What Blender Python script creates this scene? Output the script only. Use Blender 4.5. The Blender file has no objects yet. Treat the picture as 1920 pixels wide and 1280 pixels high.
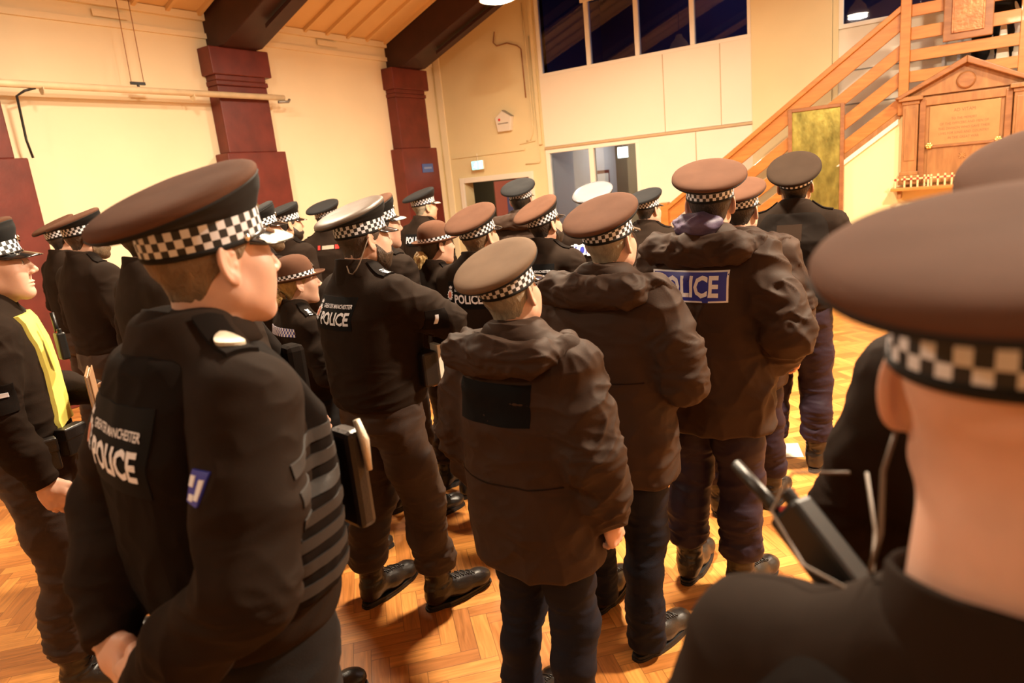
import bpy, bmesh, math, random
import numpy as np
from mathutils import Vector, Matrix, Euler
from mathutils.bvhtree import BVHTree

random.seed(7)
SC = bpy.context.scene
COL = SC.collection
PI = math.pi
R = math.radians

# ------------------------------------------------------------------ camera frame (hall axes: +Y along the left wall, +X along the end wall)
F, TILT, ROLL, PHI, CAMH = 1280.0, R(13.3), R(5.7), R(33.8), 1.85

def ray(u, v):
    x, y = u - 960.0, v - 640.0
    c, s = math.cos(ROLL), math.sin(ROLL)
    r, d = x * c - y * s, x * s + y * c
    fw = F * math.cos(TILT) - d * math.sin(TILT)
    dn = d * math.cos(TILT) + F * math.sin(TILT)
    return r, fw, dn

def at_depth(u, v, f):
    """a point seen at pixel u, v that lies f metres ahead of the photographer (hall coordinates)"""
    r, fw, dn = ray(u, v)
    k = f / fw
    return np.array([k * r * math.cos(PHI) - f * math.sin(PHI), k * r * math.sin(PHI) + f * math.cos(PHI), CAMH - dn * k])

# ------------------------------------------------------------------ materials
MATS = {}

def nodes_of(m):
    m.use_nodes = True
    nt = m.node_tree
    nt.nodes.clear()
    out = nt.nodes.new('ShaderNodeOutputMaterial')
    b = nt.nodes.new('ShaderNodeBsdfPrincipled')
    nt.links.new(b.outputs[0], out.inputs[0])
    return nt, b, out

def mat(name, col, rough=.6, metal=0., spec=.5, var=.0, vscale=6., bump=0., bscale=60., stretch=None, sheen=0., sheen_tint=(1, .8, .65), emit=None, estr=0., sss=0., coat=0., sheen_rough=.5, wr=0., wrs=9.):
    if name in MATS:
        return MATS[name]
    m = bpy.data.materials.new(name)
    nt, b, out = nodes_of(m)
    N, L = nt.nodes.new, nt.links.new
    b.inputs['Base Color'].default_value = (*col, 1)
    b.inputs['Roughness'].default_value = rough
    b.inputs['Metallic'].default_value = metal
    b.inputs['Specular IOR Level'].default_value = spec
    if sheen:
        b.inputs['Sheen Weight'].default_value = sheen
        b.inputs['Sheen Roughness'].default_value = sheen_rough
        b.inputs['Sheen Tint'].default_value = (*sheen_tint, 1)
    if sss:
        b.inputs['Subsurface Weight'].default_value = sss
        b.inputs['Subsurface Radius'].default_value = (.012, .005, .003)
        b.inputs['Subsurface Scale'].default_value = 1.0
    if coat:
        b.inputs['Coat Weight'].default_value = coat
        b.inputs['Coat Roughness'].default_value = .08
    if emit is not None:
        b.inputs['Emission Color'].default_value = (*emit, 1)
        b.inputs['Emission Strength'].default_value = estr
    if var or bump or wr:
        tc = N('ShaderNodeTexCoord')
        src = tc.outputs['Object']
        if stretch:
            mp = N('ShaderNodeMapping')
            mp.inputs['Scale'].default_value = stretch
            L(src, mp.inputs[0])
            src = mp.outputs[0]
        if var:
            n = N('ShaderNodeTexNoise')
            n.inputs['Scale'].default_value = vscale
            n.inputs['Detail'].default_value = 4
            L(src, n.inputs['Vector'])
            mr = N('ShaderNodeMapRange')
            mr.inputs['From Min'].default_value = .25
            mr.inputs['From Max'].default_value = .75
            mr.inputs['To Min'].default_value = 1 - var
            mr.inputs['To Max'].default_value = 1 + var
            L(n.outputs[0], mr.inputs['Value'])
            mx = N('ShaderNodeVectorMath')
            mx.operation = 'SCALE'
            mx.inputs[0].default_value = col
            L(mr.outputs[0], mx.inputs['Scale'])
            L(mx.outputs[0], b.inputs['Base Color'])
        if bump:
            n2 = N('ShaderNodeTexNoise')
            n2.inputs['Scale'].default_value = bscale
            n2.inputs['Detail'].default_value = 3
            L(src, n2.inputs['Vector'])
            bp = N('ShaderNodeBump')
            bp.inputs['Strength'].default_value = bump
            bp.inputs['Distance'].default_value = .01
            L(n2.outputs[0], bp.inputs['Height'])
            L(bp.outputs[0], b.inputs['Normal'])
        if wr:
            n3 = N('ShaderNodeTexNoise')
            n3.noise_type = 'RIDGED_MULTIFRACTAL'
            n3.inputs['Scale'].default_value = wrs
            n3.inputs['Detail'].default_value = 2
            n3.inputs['Distortion'].default_value = .8
            L(src, n3.inputs['Vector'])
            b3 = N('ShaderNodeBump')
            b3.inputs['Strength'].default_value = wr
            b3.inputs['Distance'].default_value = .012
            L(n3.outputs[0], b3.inputs['Height'])
            if bump: L(bp.outputs[0], b3.inputs['Normal'])
            L(b3.outputs[0], b.inputs['Normal'])
    MATS[name] = m
    return m

def checker_mat(name, c1, c2, su, sv, rough=.5):
    m = bpy.data.materials.new(name)
    nt, b, out = nodes_of(m)
    N, L = nt.nodes.new, nt.links.new
    uv = N('ShaderNodeUVMap')
    mp = N('ShaderNodeMapping')
    mp.inputs['Scale'].default_value = (su, sv, 1)
    mp.inputs['Location'].default_value = (.0005, .0005, .5)
    L(uv.outputs[0], mp.inputs[0])
    ch = N('ShaderNodeTexChecker')
    ch.inputs['Scale'].default_value = 1
    ch.inputs['Color1'].default_value = (*c1, 1)
    ch.inputs['Color2'].default_value = (*c2, 1)
    L(mp.outputs[0], ch.inputs[0])
    L(ch.outputs[0], b.inputs['Base Color'])
    b.inputs['Roughness'].default_value = rough
    MATS[name] = m
    return m

def wood_mat(name, c1, c2, scale=(1, 1, 14), rough=.4, coat=.15):
    m = bpy.data.materials.new(name)
    nt, b, out = nodes_of(m)
    N, L = nt.nodes.new, nt.links.new
    tc = N('ShaderNodeTexCoord')
    mp = N('ShaderNodeMapping')
    mp.inputs['Scale'].default_value = scale
    L(tc.outputs['Object'], mp.inputs[0])
    n = N('ShaderNodeTexNoise')
    n.inputs['Scale'].default_value = 3
    n.inputs['Detail'].default_value = 6
    n.inputs['Distortion'].default_value = .6
    L(mp.outputs[0], n.inputs['Vector'])
    cr = N('ShaderNodeValToRGB')
    cr.color_ramp.elements[0].position = .3
    cr.color_ramp.elements[1].position = .72
    cr.color_ramp.elements[0].color = (*c1, 1)
    cr.color_ramp.elements[1].color = (*c2, 1)
    L(n.outputs[0], cr.inputs[0])
    L(cr.outputs[0], b.inputs['Base Color'])
    b.inputs['Roughness'].default_value = rough
    b.inputs['Coat Weight'].default_value = coat
    MATS[name] = m
    return m

def parquet_mat():
    """herringbone block floor: blocks 1 x 4 units, laid at 45 degrees to the hall"""
    m = bpy.data.materials.new('parquet')
    nt, b, out = nodes_of(m)
    N, L = nt.nodes.new, nt.links.new

    def M(op, a, c=None, d=None):
        n = N('ShaderNodeMath')
        n.operation = op
        for i, x in enumerate((a, c, d)):
            if x is None:
                continue
            if isinstance(x, (int, float)):
                n.inputs[i].default_value = x
            else:
                L(x, n.inputs[i])
        return n.outputs[0]

    tc = N('ShaderNodeTexCoord')
    mp = N('ShaderNodeMapping')
    mp.inputs['Rotation'].default_value = (0, 0, R(45))
    mp.inputs['Scale'].default_value = (1 / .072, 1 / .072, 1)
    L(tc.outputs['Object'], mp.inputs[0])
    sp = N('ShaderNodeSeparateXYZ')
    L(mp.outputs[0], sp.inputs[0])
    u, v = sp.outputs[0], sp.outputs[1]
    n = 4
    i, j = M('FLOOR', u), M('FLOOR', v)
    fu, fv = M('SUBTRACT', u, i), M('SUBTRACT', v, j)
    k = M('FLOORED_MODULO', M('SUBTRACT', i, j), 2 * n)
    hor = M('LESS_THAN', k, n - .5)
    ver = M('SUBTRACT', 1, hor)
    kv = M('SUBTRACT', 2 * n - 1, k)
    along = M('ADD', M('MULTIPLY', hor, M('ADD', k, fu)), M('MULTIPLY', ver, M('ADD', kv, fv)))
    across = M('ADD', M('MULTIPLY', hor, fv), M('MULTIPLY', ver, fu))
    ida = M('ADD', M('MULTIPLY', hor, M('SUBTRACT', i, k)), M('MULTIPLY', ver, M('ADD', i, 311.3)))
    idb = M('ADD', M('MULTIPLY', hor, j), M('MULTIPLY', ver, M('SUBTRACT', j, kv)))
    cb = N('ShaderNodeCombineXYZ')
    L(ida, cb.inputs[0]); L(idb, cb.inputs[1]); L(hor, cb.inputs[2])
    wn = N('ShaderNodeTexWhiteNoise')
    wn.noise_dimensions = '3D'
    L(cb.outputs[0], wn.inputs['Vector'])
    rnd = wn.outputs['Value']
    g = N('ShaderNodeCombineXYZ')
    L(M('ADD', M('MULTIPLY', along, .22), M('MULTIPLY', rnd, 37.0)), g.inputs[0])
    L(M('ADD', M('MULTIPLY', across, 2.6), M('MULTIPLY', rnd, 91.0)), g.inputs[1])
    gn = N('ShaderNodeTexNoise')
    gn.inputs['Scale'].default_value = 1.6
    gn.inputs['Detail'].default_value = 5
    gn.inputs['Distortion'].default_value = .8
    L(g.outputs[0], gn.inputs['Vector'])
    cr = N('ShaderNodeValToRGB')
    e = cr.color_ramp.elements
    e[0].position = 0; e[0].color = (.36, .128, .027, 1)
    e[1].position = 1; e[1].color = (.66, .285, .066, 1)
    for p, c in ((.35, (.50, .190, .042, 1)), (.7, (.57, .232, .052, 1))):
        x = e.new(p); x.color = c
    L(rnd, cr.inputs[0])
    gm = N('ShaderNodeMapRange')
    gm.inputs['From Min'].default_value = .3
    gm.inputs['From Max'].default_value = .7
    gm.inputs['To Min'].default_value = .68
    gm.inputs['To Max'].default_value = 1.12
    L(gn.outputs[0], gm.inputs['Value'])
    # worn patches
    pn = N('ShaderNodeTexNoise')
    pn.inputs['Scale'].default_value = 1.1
    pn.inputs['Detail'].default_value = 3
    L(tc.outputs['Object'], pn.inputs['Vector'])
    pm = N('ShaderNodeMapRange')
    pm.inputs['From Min'].default_value = .3; pm.inputs['From Max'].default_value = .7
    pm.inputs['To Min'].default_value = .88; pm.inputs['To Max'].default_value = 1.1
    L(pn.outputs[0], pm.inputs['Value'])
    ea = M('MINIMUM', across, M('SUBTRACT', 1, across))
    el = M('MINIMUM', along, M('SUBTRACT', n, along))
    edge = M('MINIMUM', ea, el)
    gap = N('ShaderNodeMapRange')
    gap.inputs['From Min'].default_value = .0; gap.inputs['From Max'].default_value = .035
    gap.inputs['To Min'].default_value = .42; gap.inputs['To Max'].default_value = 1
    L(edge, gap.inputs['Value'])
    sc = M('MULTIPLY', M('MULTIPLY', gm.outputs[0], pm.outputs[0]), gap.outputs[0])
    vm = N('ShaderNodeVectorMath'); vm.operation = 'SCALE'
    L(cr.outputs[0], vm.inputs[0]); L(sc, vm.inputs['Scale'])
    L(vm.outputs[0], b.inputs['Base Color'])
    rr = M('ADD', .30, M('MULTIPLY', gn.outputs[0], .22))
    L(rr, b.inputs['Roughness'])
    b.inputs['Specular IOR Level'].default_value = .4
    bp = N('ShaderNodeBump')
    bp.inputs['Strength'].default_value = .25
    bp.inputs['Distance'].default_value = .002
    L(sc, bp.inputs['Height'])
    L(bp.outputs[0], b.inputs['Normal'])
    return m

def glass_mat(name, tint=(.9, .95, 1), refl=1.0):
    m = bpy.data.materials.new(name)
    m.use_nodes = True
    nt = m.node_tree
    nt.nodes.clear()
    N, L = nt.nodes.new, nt.links.new
    out = N('ShaderNodeOutputMaterial')
    tr = N('ShaderNodeBsdfTransparent'); tr.inputs[0].default_value = (*tint, 1)
    gl = N('ShaderNodeBsdfGlossy'); gl.inputs['Roughness'].default_value = .015
    fr = N('ShaderNodeFresnel'); fr.inputs[0].default_value = 1.5
    mu = N('ShaderNodeMath'); mu.operation = 'MULTIPLY'; mu.inputs[1].default_value = 1.8 * refl
    L(fr.outputs[0], mu.inputs[0])
    mx = N('ShaderNodeMixShader')
    L(mu.outputs[0], mx.inputs[0]); L(tr.outputs[0], mx.inputs[1]); L(gl.outputs[0], mx.inputs[2])
    L(mx.outputs[0], out.inputs[0])
    return m

BLK = (.010, .0085, .008)
m_soft = mat('softshell_black', (.0165, .0095, .0060), .86, spec=.10, var=.15, vscale=9, bump=.12, bscale=420)
m_vest = mat('vest_black', (.0075, .0048, .0036), .88, spec=.08, var=.15, vscale=9, bump=.15, bscale=500)
m_parka = mat('parka_nylon', (.038, .0215, .0145), .68, spec=.14, var=.15, vscale=7, bump=.05, bscale=180, wr=.30, wrs=5.)
m_patch = mat('patch_black', (.0035, .0035, .004), .8, spec=.12)
m_web = mat('webbing_black', (.014, .0088, .0064), .75, bump=.2, bscale=600)
m_trb = mat('trouser_brownblack', (.030, .0165, .0120), .68, spec=.3, var=.15, vscale=10, bump=.1, bscale=300, sheen=.05, wr=.25, wrs=7.)
m_trn = mat('trouser_navy', (.0050, .0052, .0115), .8, spec=.22, var=.12, vscale=10, bump=.1, bscale=300, wr=.2, wrs=7.)
m_trp = mat('trouser_plum', (.0200, .0110, .0205), .6, spec=.2, var=.12, vscale=10, bump=.06, bscale=200, wr=.15, wrs=7.)
m_trk = mat('trouser_black', (.009, .0075, .0075), .85, spec=.2, bump=.1, bscale=300)
m_caplit = mat('cap_serge_warm_lit', (.088, .040, .0235), .9, spec=.12, var=.10, vscale=14, bump=.15, bscale=900)  # black serge with the brown cast of warm lamplight put into its colour
m_capbk = mat('cap_serge_black', (.0095, .0095, .0105), .8, spec=.25, var=.1, vscale=14, bump=.12, bscale=900)  # same serge without the warm light cast, for caps farther back
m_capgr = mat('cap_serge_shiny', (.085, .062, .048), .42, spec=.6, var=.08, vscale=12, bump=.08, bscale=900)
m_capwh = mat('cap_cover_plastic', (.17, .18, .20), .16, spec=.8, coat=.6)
m_capblk_shade = mat('cap_black_trim_and_shade', (.007, .0065, .0065), .8, spec=.3)  # black headband; on the cap side it paints in shade under the rim
m_check = checker_mat('chequer_band', (.74, .77, .86), (.008, .008, .009), 46, 3)
m_check2 = checker_mat('chequer_band_two_row', (.74, .77, .86), (.008, .008, .009), 46, 2)
m_checkblue = checker_mat('chequer_blue', (.75, .75, .8), (.03, .04, .32), 26, 3)
m_peak = mat('peak_patent', (.008, .007, .007), .16, spec=.6, coat=.5)
m_silver = mat('silver_braid', (.62, .56, .45), .35, metal=.6, bump=.4, bscale=500)
m_chrome = mat('chrome', (.75, .70, .6), .2, metal=1)
m_leather = mat('boot_leather', (.014, .010, .0085), .33, spec=.5, var=.2, vscale=16, bump=.12, bscale=220)
m_sole = mat('boot_rubber', (.007, .006, .006), .6)
m_pouch = mat('pouch_leather', (.012, .009, .008), .35, spec=.5, bump=.1, bscale=200)
m_white = mat('lettering_white', (.76, .80, .90), .5)
m_red = mat('emblem_red', (.62, .20, .13), .5)
m_bluep = mat('patch_blue', (.02, .03, .36), .45)
m_hivis = mat('hi_vis_yellow', (.74, .66, .14), .6, bump=.1, bscale=120)
m_poppy = mat('poppy_red', (.60, .025, .02), .6)
m_eye = mat('eye_white', (.78, .74, .68), .2)
m_iris = mat('eye_iris', (.05, .06, .07), .2)
m_scarf = mat('scarf_purple', (.065, .042, .095), .6, bump=.1, bscale=200)
m_plastic = mat('radio_plastic', (.010, .010, .010), .35, spec=.5)
m_wire = mat('earpiece_wire', (.13, .085, .055), .5)

def skin(name, c):
    return mat(name, c, .48, spec=.35, var=.07, vscale=26, bump=.06, bscale=500, sss=.18)

m_skin = skin('skin_fair', (.62, .37, .27))
m_skinr = skin('skin_ruddy', (.62, .375, .285))
m_skint = skin('skin_tan', (.50, .29, .19))
m_hairbr = mat('hair_brown', (.060, .036, .021), .6, var=.5, vscale=40, bump=.5, bscale=260, stretch=(1, 1, .35))
m_hairdk = mat('hair_dark', (.022, .015, .011), .55, var=.5, vscale=40, bump=.5, bscale=260, stretch=(1, 1, .35))
m_hairgy = mat('hair_grey', (.26, .215, .155), .6, var=.4, vscale=40, bump=.5, bscale=260, stretch=(1, 1, .35))
m_hairsd = mat('hair_sandy', (.15, .095, .052), .6, var=.5, vscale=40, bump=.5, bscale=260, stretch=(1, 1, .35))
m_hairbl = mat('hair_blonde', (.46, .30, .12), .5, var=.4, vscale=30, bump=.5, bscale=200, stretch=(1, 1, .3))

# ------------------------------------------------------------------ mesh tools
def new_obj(name, me, m=None, parent=None, M=None):
    o = bpy.data.objects.new(name, me)
    COL.objects.link(o)
    if m is not None and me is not None and len(me.materials) == 0:
        me.materials.append(m)
    if parent is not None:
        o.parent = parent
    if M is not None:
        o.matrix_local = M
    return o

def mesh_from(name, V, Fc, smooth=True, uv=None):
    me = bpy.data.meshes.new(name)
    V = np.asarray(V, dtype=float)
    me.from_pydata(V.tolist(), [], [list(map(int, f)) for f in Fc])
    if smooth:
        me.polygons.foreach_set('use_smooth', [True] * len(me.polygons))
    if uv is not None:
        l = me.uv_layers.new(name='UVMap')
        idx = np.empty(len(me.loops), dtype=np.int32)
        me.loops.foreach_get('vertex_index', idx)
        l.data.foreach_set('uv', np.asarray(uv, dtype=np.float32)[idx].ravel())
    me.update()
    return me

def quad_mesh(name, V, Q):
    me = bpy.data.meshes.new(name)
    n, m = len(V), len(Q)
    me.vertices.add(n)
    me.vertices.foreach_set('co', np.ascontiguousarray(V, dtype=np.float32).ravel())
    me.loops.add(4 * m)
    me.loops.foreach_set('vertex_index', np.ascontiguousarray(Q, dtype=np.int32).ravel())
    me.polygons.add(m)
    me.polygons.foreach_set('loop_start', np.arange(0, 4 * m, 4, dtype=np.int32))
    me.polygons.foreach_set('use_smooth', np.ones(m, dtype=bool))
    me.update(calc_edges=True)
    return me

class MB:
    """collects pieces, builds ONE mesh object"""
    def __init__(s):
        s.v, s.f = [], []
    def add(s, V, Fc):
        o = len(s.v)
        s.v += [tuple(map(float, p)) for p in V]
        s.f += [tuple(int(i) + o for i in f) for f in Fc]
        return s
    def box(s, lo, hi, M=None):
        x0, y0, z0 = lo; x1, y1, z1 = hi
        V = [(x0, y0, z0), (x1, y0, z0), (x1, y1, z0), (x0, y1, z0), (x0, y0, z1), (x1, y0, z1), (x1, y1, z1), (x0, y1, z1)]
        if M is not None:
            V = [M @ Vector(p) for p in V]
        return s.add(V, [(0, 3, 2, 1), (4, 5, 6, 7), (0, 1, 5, 4), (1, 2, 6, 5), (2, 3, 7, 6), (3, 0, 4, 7)])
    def prism(s, poly, axis, a, b):
        """poly: 2D outline in the two other axes, extruded from a to b along axis (0, 1 or 2)"""
        n = len(poly)
        def P(p, t):
            q = list(p); q.insert(axis, t); return q
        V = [P(p, a) for p in poly] + [P(p, b) for p in poly]
        Fc = [tuple(range(n)), tuple(range(2 * n - 1, n - 1, -1))] + [(i, i + n, (i + 1) % n + n, (i + 1) % n) for i in range(n)]
        return s.add(V, Fc)
    def tube(s, pts, r, n=10, cap=True):
        P = [Vector(p) for p in pts]
        rs = r if isinstance(r, (list, tuple)) else [r] * len(P)
        V, Fc = [], []
        up = None
        for i, p in enumerate(P):
            t = (P[min(i + 1, len(P) - 1)] - P[max(i - 1, 0)]).normalized()
            if up is None:
                up = t.orthogonal().normalized()
            up = (up - t * up.dot(t)).normalized()
            w = t.cross(up)
            for k in range(n):
                a = 2 * PI * k / n
                V.append(p + (up * math.cos(a) + w * math.sin(a)) * rs[i])
        for i in range(len(P) - 1):
            for k in range(n):
                a, b = i * n + k, i * n + (k + 1) % n
                Fc.append((a, b, b + n, a + n))
        if cap:
            Fc.append(tuple(range(n - 1, -1, -1)))
            Fc.append(tuple(range((len(P) - 1) * n, len(P) * n)))
        return s.add(V, Fc)
    def lathe(s, prof, n=24, M=None):
        V, Fc = [], []
        for r, z in prof:
            for k in range(n):
                a = 2 * PI * k / n
                p = Vector((r * math.cos(a), r * math.sin(a), z))
                V.append(M @ p if M is not None else p)
        for i in range(len(prof) - 1):
            for k in range(n):
                a, b = i * n + k, i * n + (k + 1) % n
                Fc.append((a, b, b + n, a + n))
        return s.add(V, Fc)
    def build(s, name, m, parent=None, smooth=False, bevel=0., M=None):
        me = mesh_from(name, s.v, s.f, smooth)
        bm = bmesh.new(); bm.from_mesh(me)
        bmesh.ops.recalc_face_normals(bm, faces=bm.faces)
        bm.to_mesh(me); bm.free()
        o = new_obj(name, me, m, parent, M)
        if bevel:
            bv = o.modifiers.new('bevel', 'BEVEL')
            bv.width = bevel; bv.segments = 2; bv.limit_method = 'ANGLE'
        return o

def empty(name, loc=(0, 0, 0), rz=0., s=1.):
    o = bpy.data.objects.new(name, None)
    o.empty_display_size = .1
    COL.objects.link(o)
    o.location = loc
    o.rotation_euler = (0, 0, rz)
    o.scale = (s, s, s)
    return o

def tag(o, label=None, cat=None, group=None, kind=None):
    if label: o['label'] = label
    if cat: o['category'] = cat
    if group: o['group'] = group
    if kind: o['kind'] = kind
    return o

def copy_tree(o, parent=None):
    c = o.copy()
    COL.objects.link(c)
    if parent is not None:
        c.parent = parent
    for ch in list(o.children):
        copy_tree(ch, c)
    return c

# ---- noise
_rng = np.random.RandomState(3)
_perm = _rng.permutation(256)
_perm = np.concatenate([_perm, _perm, _perm])
_grad = _rng.normal(size=(256, 3)); _grad /= np.linalg.norm(_grad, axis=1)[:, None]

def pnoise(p):
    p = np.asarray(p, dtype=np.float64)
    i = np.floor(p).astype(int); f = p - i
    i &= 255
    u = f * f * f * (f * (f * 6 - 15) + 10)
    tot = 0.
    for dx in (0, 1):
        wx = u[:, 0] if dx else 1 - u[:, 0]
        for dy in (0, 1):
            wy = u[:, 1] if dy else 1 - u[:, 1]
            for dz in (0, 1):
                wz = u[:, 2] if dz else 1 - u[:, 2]
                h = _perm[_perm[_perm[(i[:, 0] + dx) & 255] + ((i[:, 1] + dy) & 255)] + ((i[:, 2] + dz) & 255)]
                g = _grad[h]
                d = g[:, 0] * (f[:, 0] - dx) + g[:, 1] * (f[:, 1] - dy) + g[:, 2] * (f[:, 2] - dz)
                tot = tot + wx * wy * wz * d
    return tot * 1.6

# ---- implicit surfaces
def grid(lo, hi, h):
    ax = [np.arange(a - 2 * h, b + 2.5 * h, h, dtype=np.float32) for a, b in zip(lo, hi)]
    return ax[0][:, None, None], ax[1][None, :, None], ax[2][None, None, :]

def smin(a, b, k):
    h = np.clip(.5 + .5 * (b - a) / k, 0, 1)
    return b + (a - b) * h - k * h * (1 - h)

def smax(a, b, k):
    return -smin(-a, -b, k)

def cone(P, a, b, ra, rb):
    ba = [b[i] - a[i] for i in range(3)]
    L2 = sum(x * x for x in ba) + 1e-9
    t = np.clip(((P[0] - a[0]) * ba[0] + (P[1] - a[1]) * ba[1] + (P[2] - a[2]) * ba[2]) / L2, 0, 1)
    q = [(P[i] - a[i]) - t * ba[i] for i in range(3)]
    return np.sqrt(q[0] ** 2 + q[1] ** 2 + q[2] ** 2) - (ra + (rb - ra) * t)

def chain(P, pts, rs, k=.02):
    d = None
    for i in range(len(pts) - 1):
        c = cone(P, pts[i], pts[i + 1], rs[i], rs[i + 1])
        d = c if d is None else smin(d, c, k)
    return d

def ell(P, c, r):
    q = np.sqrt(((P[0] - c[0]) / r[0]) ** 2 + ((P[1] - c[1]) / r[1]) ** 2 + ((P[2] - c[2]) / r[2]) ** 2)
    return (q - 1) * min(r)

def tors(P, rings, p=2.3, k=.02):
    """stack of superellipse rings (z, cy, rx, ry)"""
    z, cy, rx, ry = (np.array(x, dtype=np.float32) for x in zip(*rings))
    Z = P[2]
    CY, RX, RY = np.interp(Z, z, cy), np.interp(Z, z, rx), np.interp(Z, z, ry)
    q = ((np.abs(P[0]) / RX) ** p + (np.abs(P[1] - CY) / RY) ** p) ** (1 / p)
    d = (q - 1) * np.minimum(RX, RY)
    return smax(smax(d, z[0] - Z, k), Z - z[-1], k)

def nets(V, P):
    o = np.array([P[0].flat[0], P[1].flat[0], P[2].flat[0]], dtype=np.float64)
    h = float(P[0].flat[1] - P[0].flat[0])
    V = np.ascontiguousarray(np.broadcast_to(V, (P[0].size, P[1].size, P[2].size)))
    ins = V < 0
    cnt = sum(ins[a:ins.shape[0] - 1 + a, b:ins.shape[1] - 1 + b, c:ins.shape[2] - 1 + c].astype(np.int8) for a in (0, 1) for b in (0, 1) for c in (0, 1))
    mask = (cnt > 0) & (cnt < 8)
    cells = np.argwhere(mask)
    idx = -np.ones(mask.shape, dtype=np.int64)
    idx[mask] = np.arange(len(cells))
    pos = np.zeros((len(cells), 3)); n = np.zeros(len(cells))
    cor = [(a, b, c) for a in (0, 1) for b in (0, 1) for c in (0, 1)]
    vals = {k: V[cells[:, 0] + k[0], cells[:, 1] + k[1], cells[:, 2] + k[2]] for k in cor}
    for k in cor:
        for ax in range(3):
            if k[ax] == 0:
                k2 = list(k); k2[ax] = 1; k2 = tuple(k2)
                a, b = vals[k], vals[k2]
                cr = (a < 0) != (b < 0)
                t = np.where(cr, a / np.where(cr, a - b, 1), 0)
                p = np.tile(np.array(k, dtype=float), (len(cells), 1)); p[:, ax] += t
                pos += p * cr[:, None]; n += cr
    pos = pos / n[:, None] + cells
    quads = []
    for ax in range(3):
        s0 = [slice(None)] * 3; s1 = [slice(None)] * 3
        s0[ax] = slice(0, -1); s1[ax] = slice(1, None)
        a, b = ins[tuple(s0)], ins[tuple(s1)]
        e = np.argwhere(a != b)
        o1, o2 = (ax + 1) % 3, (ax + 2) % 3
        e = e[(e[:, o1] > 0) & (e[:, o2] > 0) & (e[:, o1] < V.shape[o1] - 1) & (e[:, o2] < V.shape[o2] - 1)]
        if len(e) == 0:
            continue
        def C(d1, d2):
            c = e.copy(); c[:, o1] += d1; c[:, o2] += d2
            return idx[c[:, 0], c[:, 1], c[:, 2]]
        q = np.stack([C(-1, -1), C(0, -1), C(0, 0), C(-1, 0)], 1)
        fl = ~a[tuple(e.T)]
        q[fl] = q[fl][:, ::-1]
        quads.append(q)
    return pos * h + o, np.concatenate(quads)

def vnormals(V, Q):
    n = np.cross(V[Q[:, 2]] - V[Q[:, 0]], V[Q[:, 3]] - V[Q[:, 1]])
    N = np.zeros_like(V)
    for k in range(4):
        np.add.at(N, Q[:, k], n)
    return N / (np.linalg.norm(N, axis=1)[:, None] + 1e-12)

def relax(V, Q, it=2, w=.5):
    for _ in range(it):
        S = np.zeros_like(V); c = np.zeros(len(V))
        for k in range(4):
            a, b = Q[:, k], Q[:, (k + 1) % 4]
            np.add.at(S, a, V[b]); np.add.at(c, a, 1)
            np.add.at(S, b, V[a]); np.add.at(c, b, 1)
        V = V * (1 - w) + w * S / np.maximum(c, 1)[:, None]
    return V

class Surf:
    """a quad surface that can be draped with patches"""
    def __init__(s, V, Q):
        s.V, s.Q = V, Q
        s.bvh = None
    def ray(s, o, d):
        if s.bvh is None:
            s.bvh = BVHTree.FromPolygons([tuple(v) for v in s.V], [tuple(map(int, q)) for q in s.Q])
        return s.bvh.ray_cast(Vector(o), Vector(d))

def drape(surf, pts2, org, ux, uz, d, off):
    """project flat points (a, b) -> org + a*ux + b*uz along d onto surf, raised by off"""
    out = []
    org, ux, uz, d = Vector(org), Vector(ux).normalized(), Vector(uz).normalized(), Vector(d).normalized()
    last = None
    for a, b in pts2:
        o = org + ux * a + uz * b
        h = surf.ray(o, d)
        if h[0] is None:
            p = o + d * (last if last is not None else .3)
        else:
            last = h[3]
            n = h[1]
            if n.dot(d) > 0: n = -n
            p = h[0] + n * off
        out.append(p)
    return out

def drape_patch(name, surf, w, h, org, ux, uz, d, m, parent, off=.003, nx=14, ny=8, uv=False, shape=None):
    pts = [(-w / 2 + w * i / nx, -h / 2 + h * j / ny) for j in range(ny + 1) for i in range(nx + 1)]
    if shape: pts = [shape(a, b) for a, b in pts]
    top = drape(surf, pts, org, ux, uz, d, off)
    n = len(pts)
    dd = Vector(d).normalized()
    bot = [p + dd * (off + .004) for p in top]
    Fc = []
    for j in range(ny):
        for i in range(nx):
            a = j * (nx + 1) + i
            Fc.append((a, a + 1, a + nx + 2, a + nx + 1))
    rim = [i for i in range(nx)] + [(j) * (nx + 1) + nx for j in range(ny)] + [ny * (nx + 1) + i for i in range(nx, 0, -1)] + [j * (nx + 1) for j in range(ny, 0, -1)]
    Fc += [(rim[(k + 1) % len(rim)], rim[k], rim[k] + n, rim[(k + 1) % len(rim)] + n) for k in range(len(rim))]
    uvs = [((a + w / 2) / w, (b + h / 2) / h) for a, b in pts] if uv else None
    me = mesh_from(name, [tuple(p) for p in top + bot], Fc, True, (uvs + uvs) if uvs else None)
    for q in me.polygons[nx * ny:]: q.use_smooth = False
    me.set_sharp_from_angle(angle=R(50))
    return new_obj(name, me, m, parent)

_TXT = {}

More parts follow.
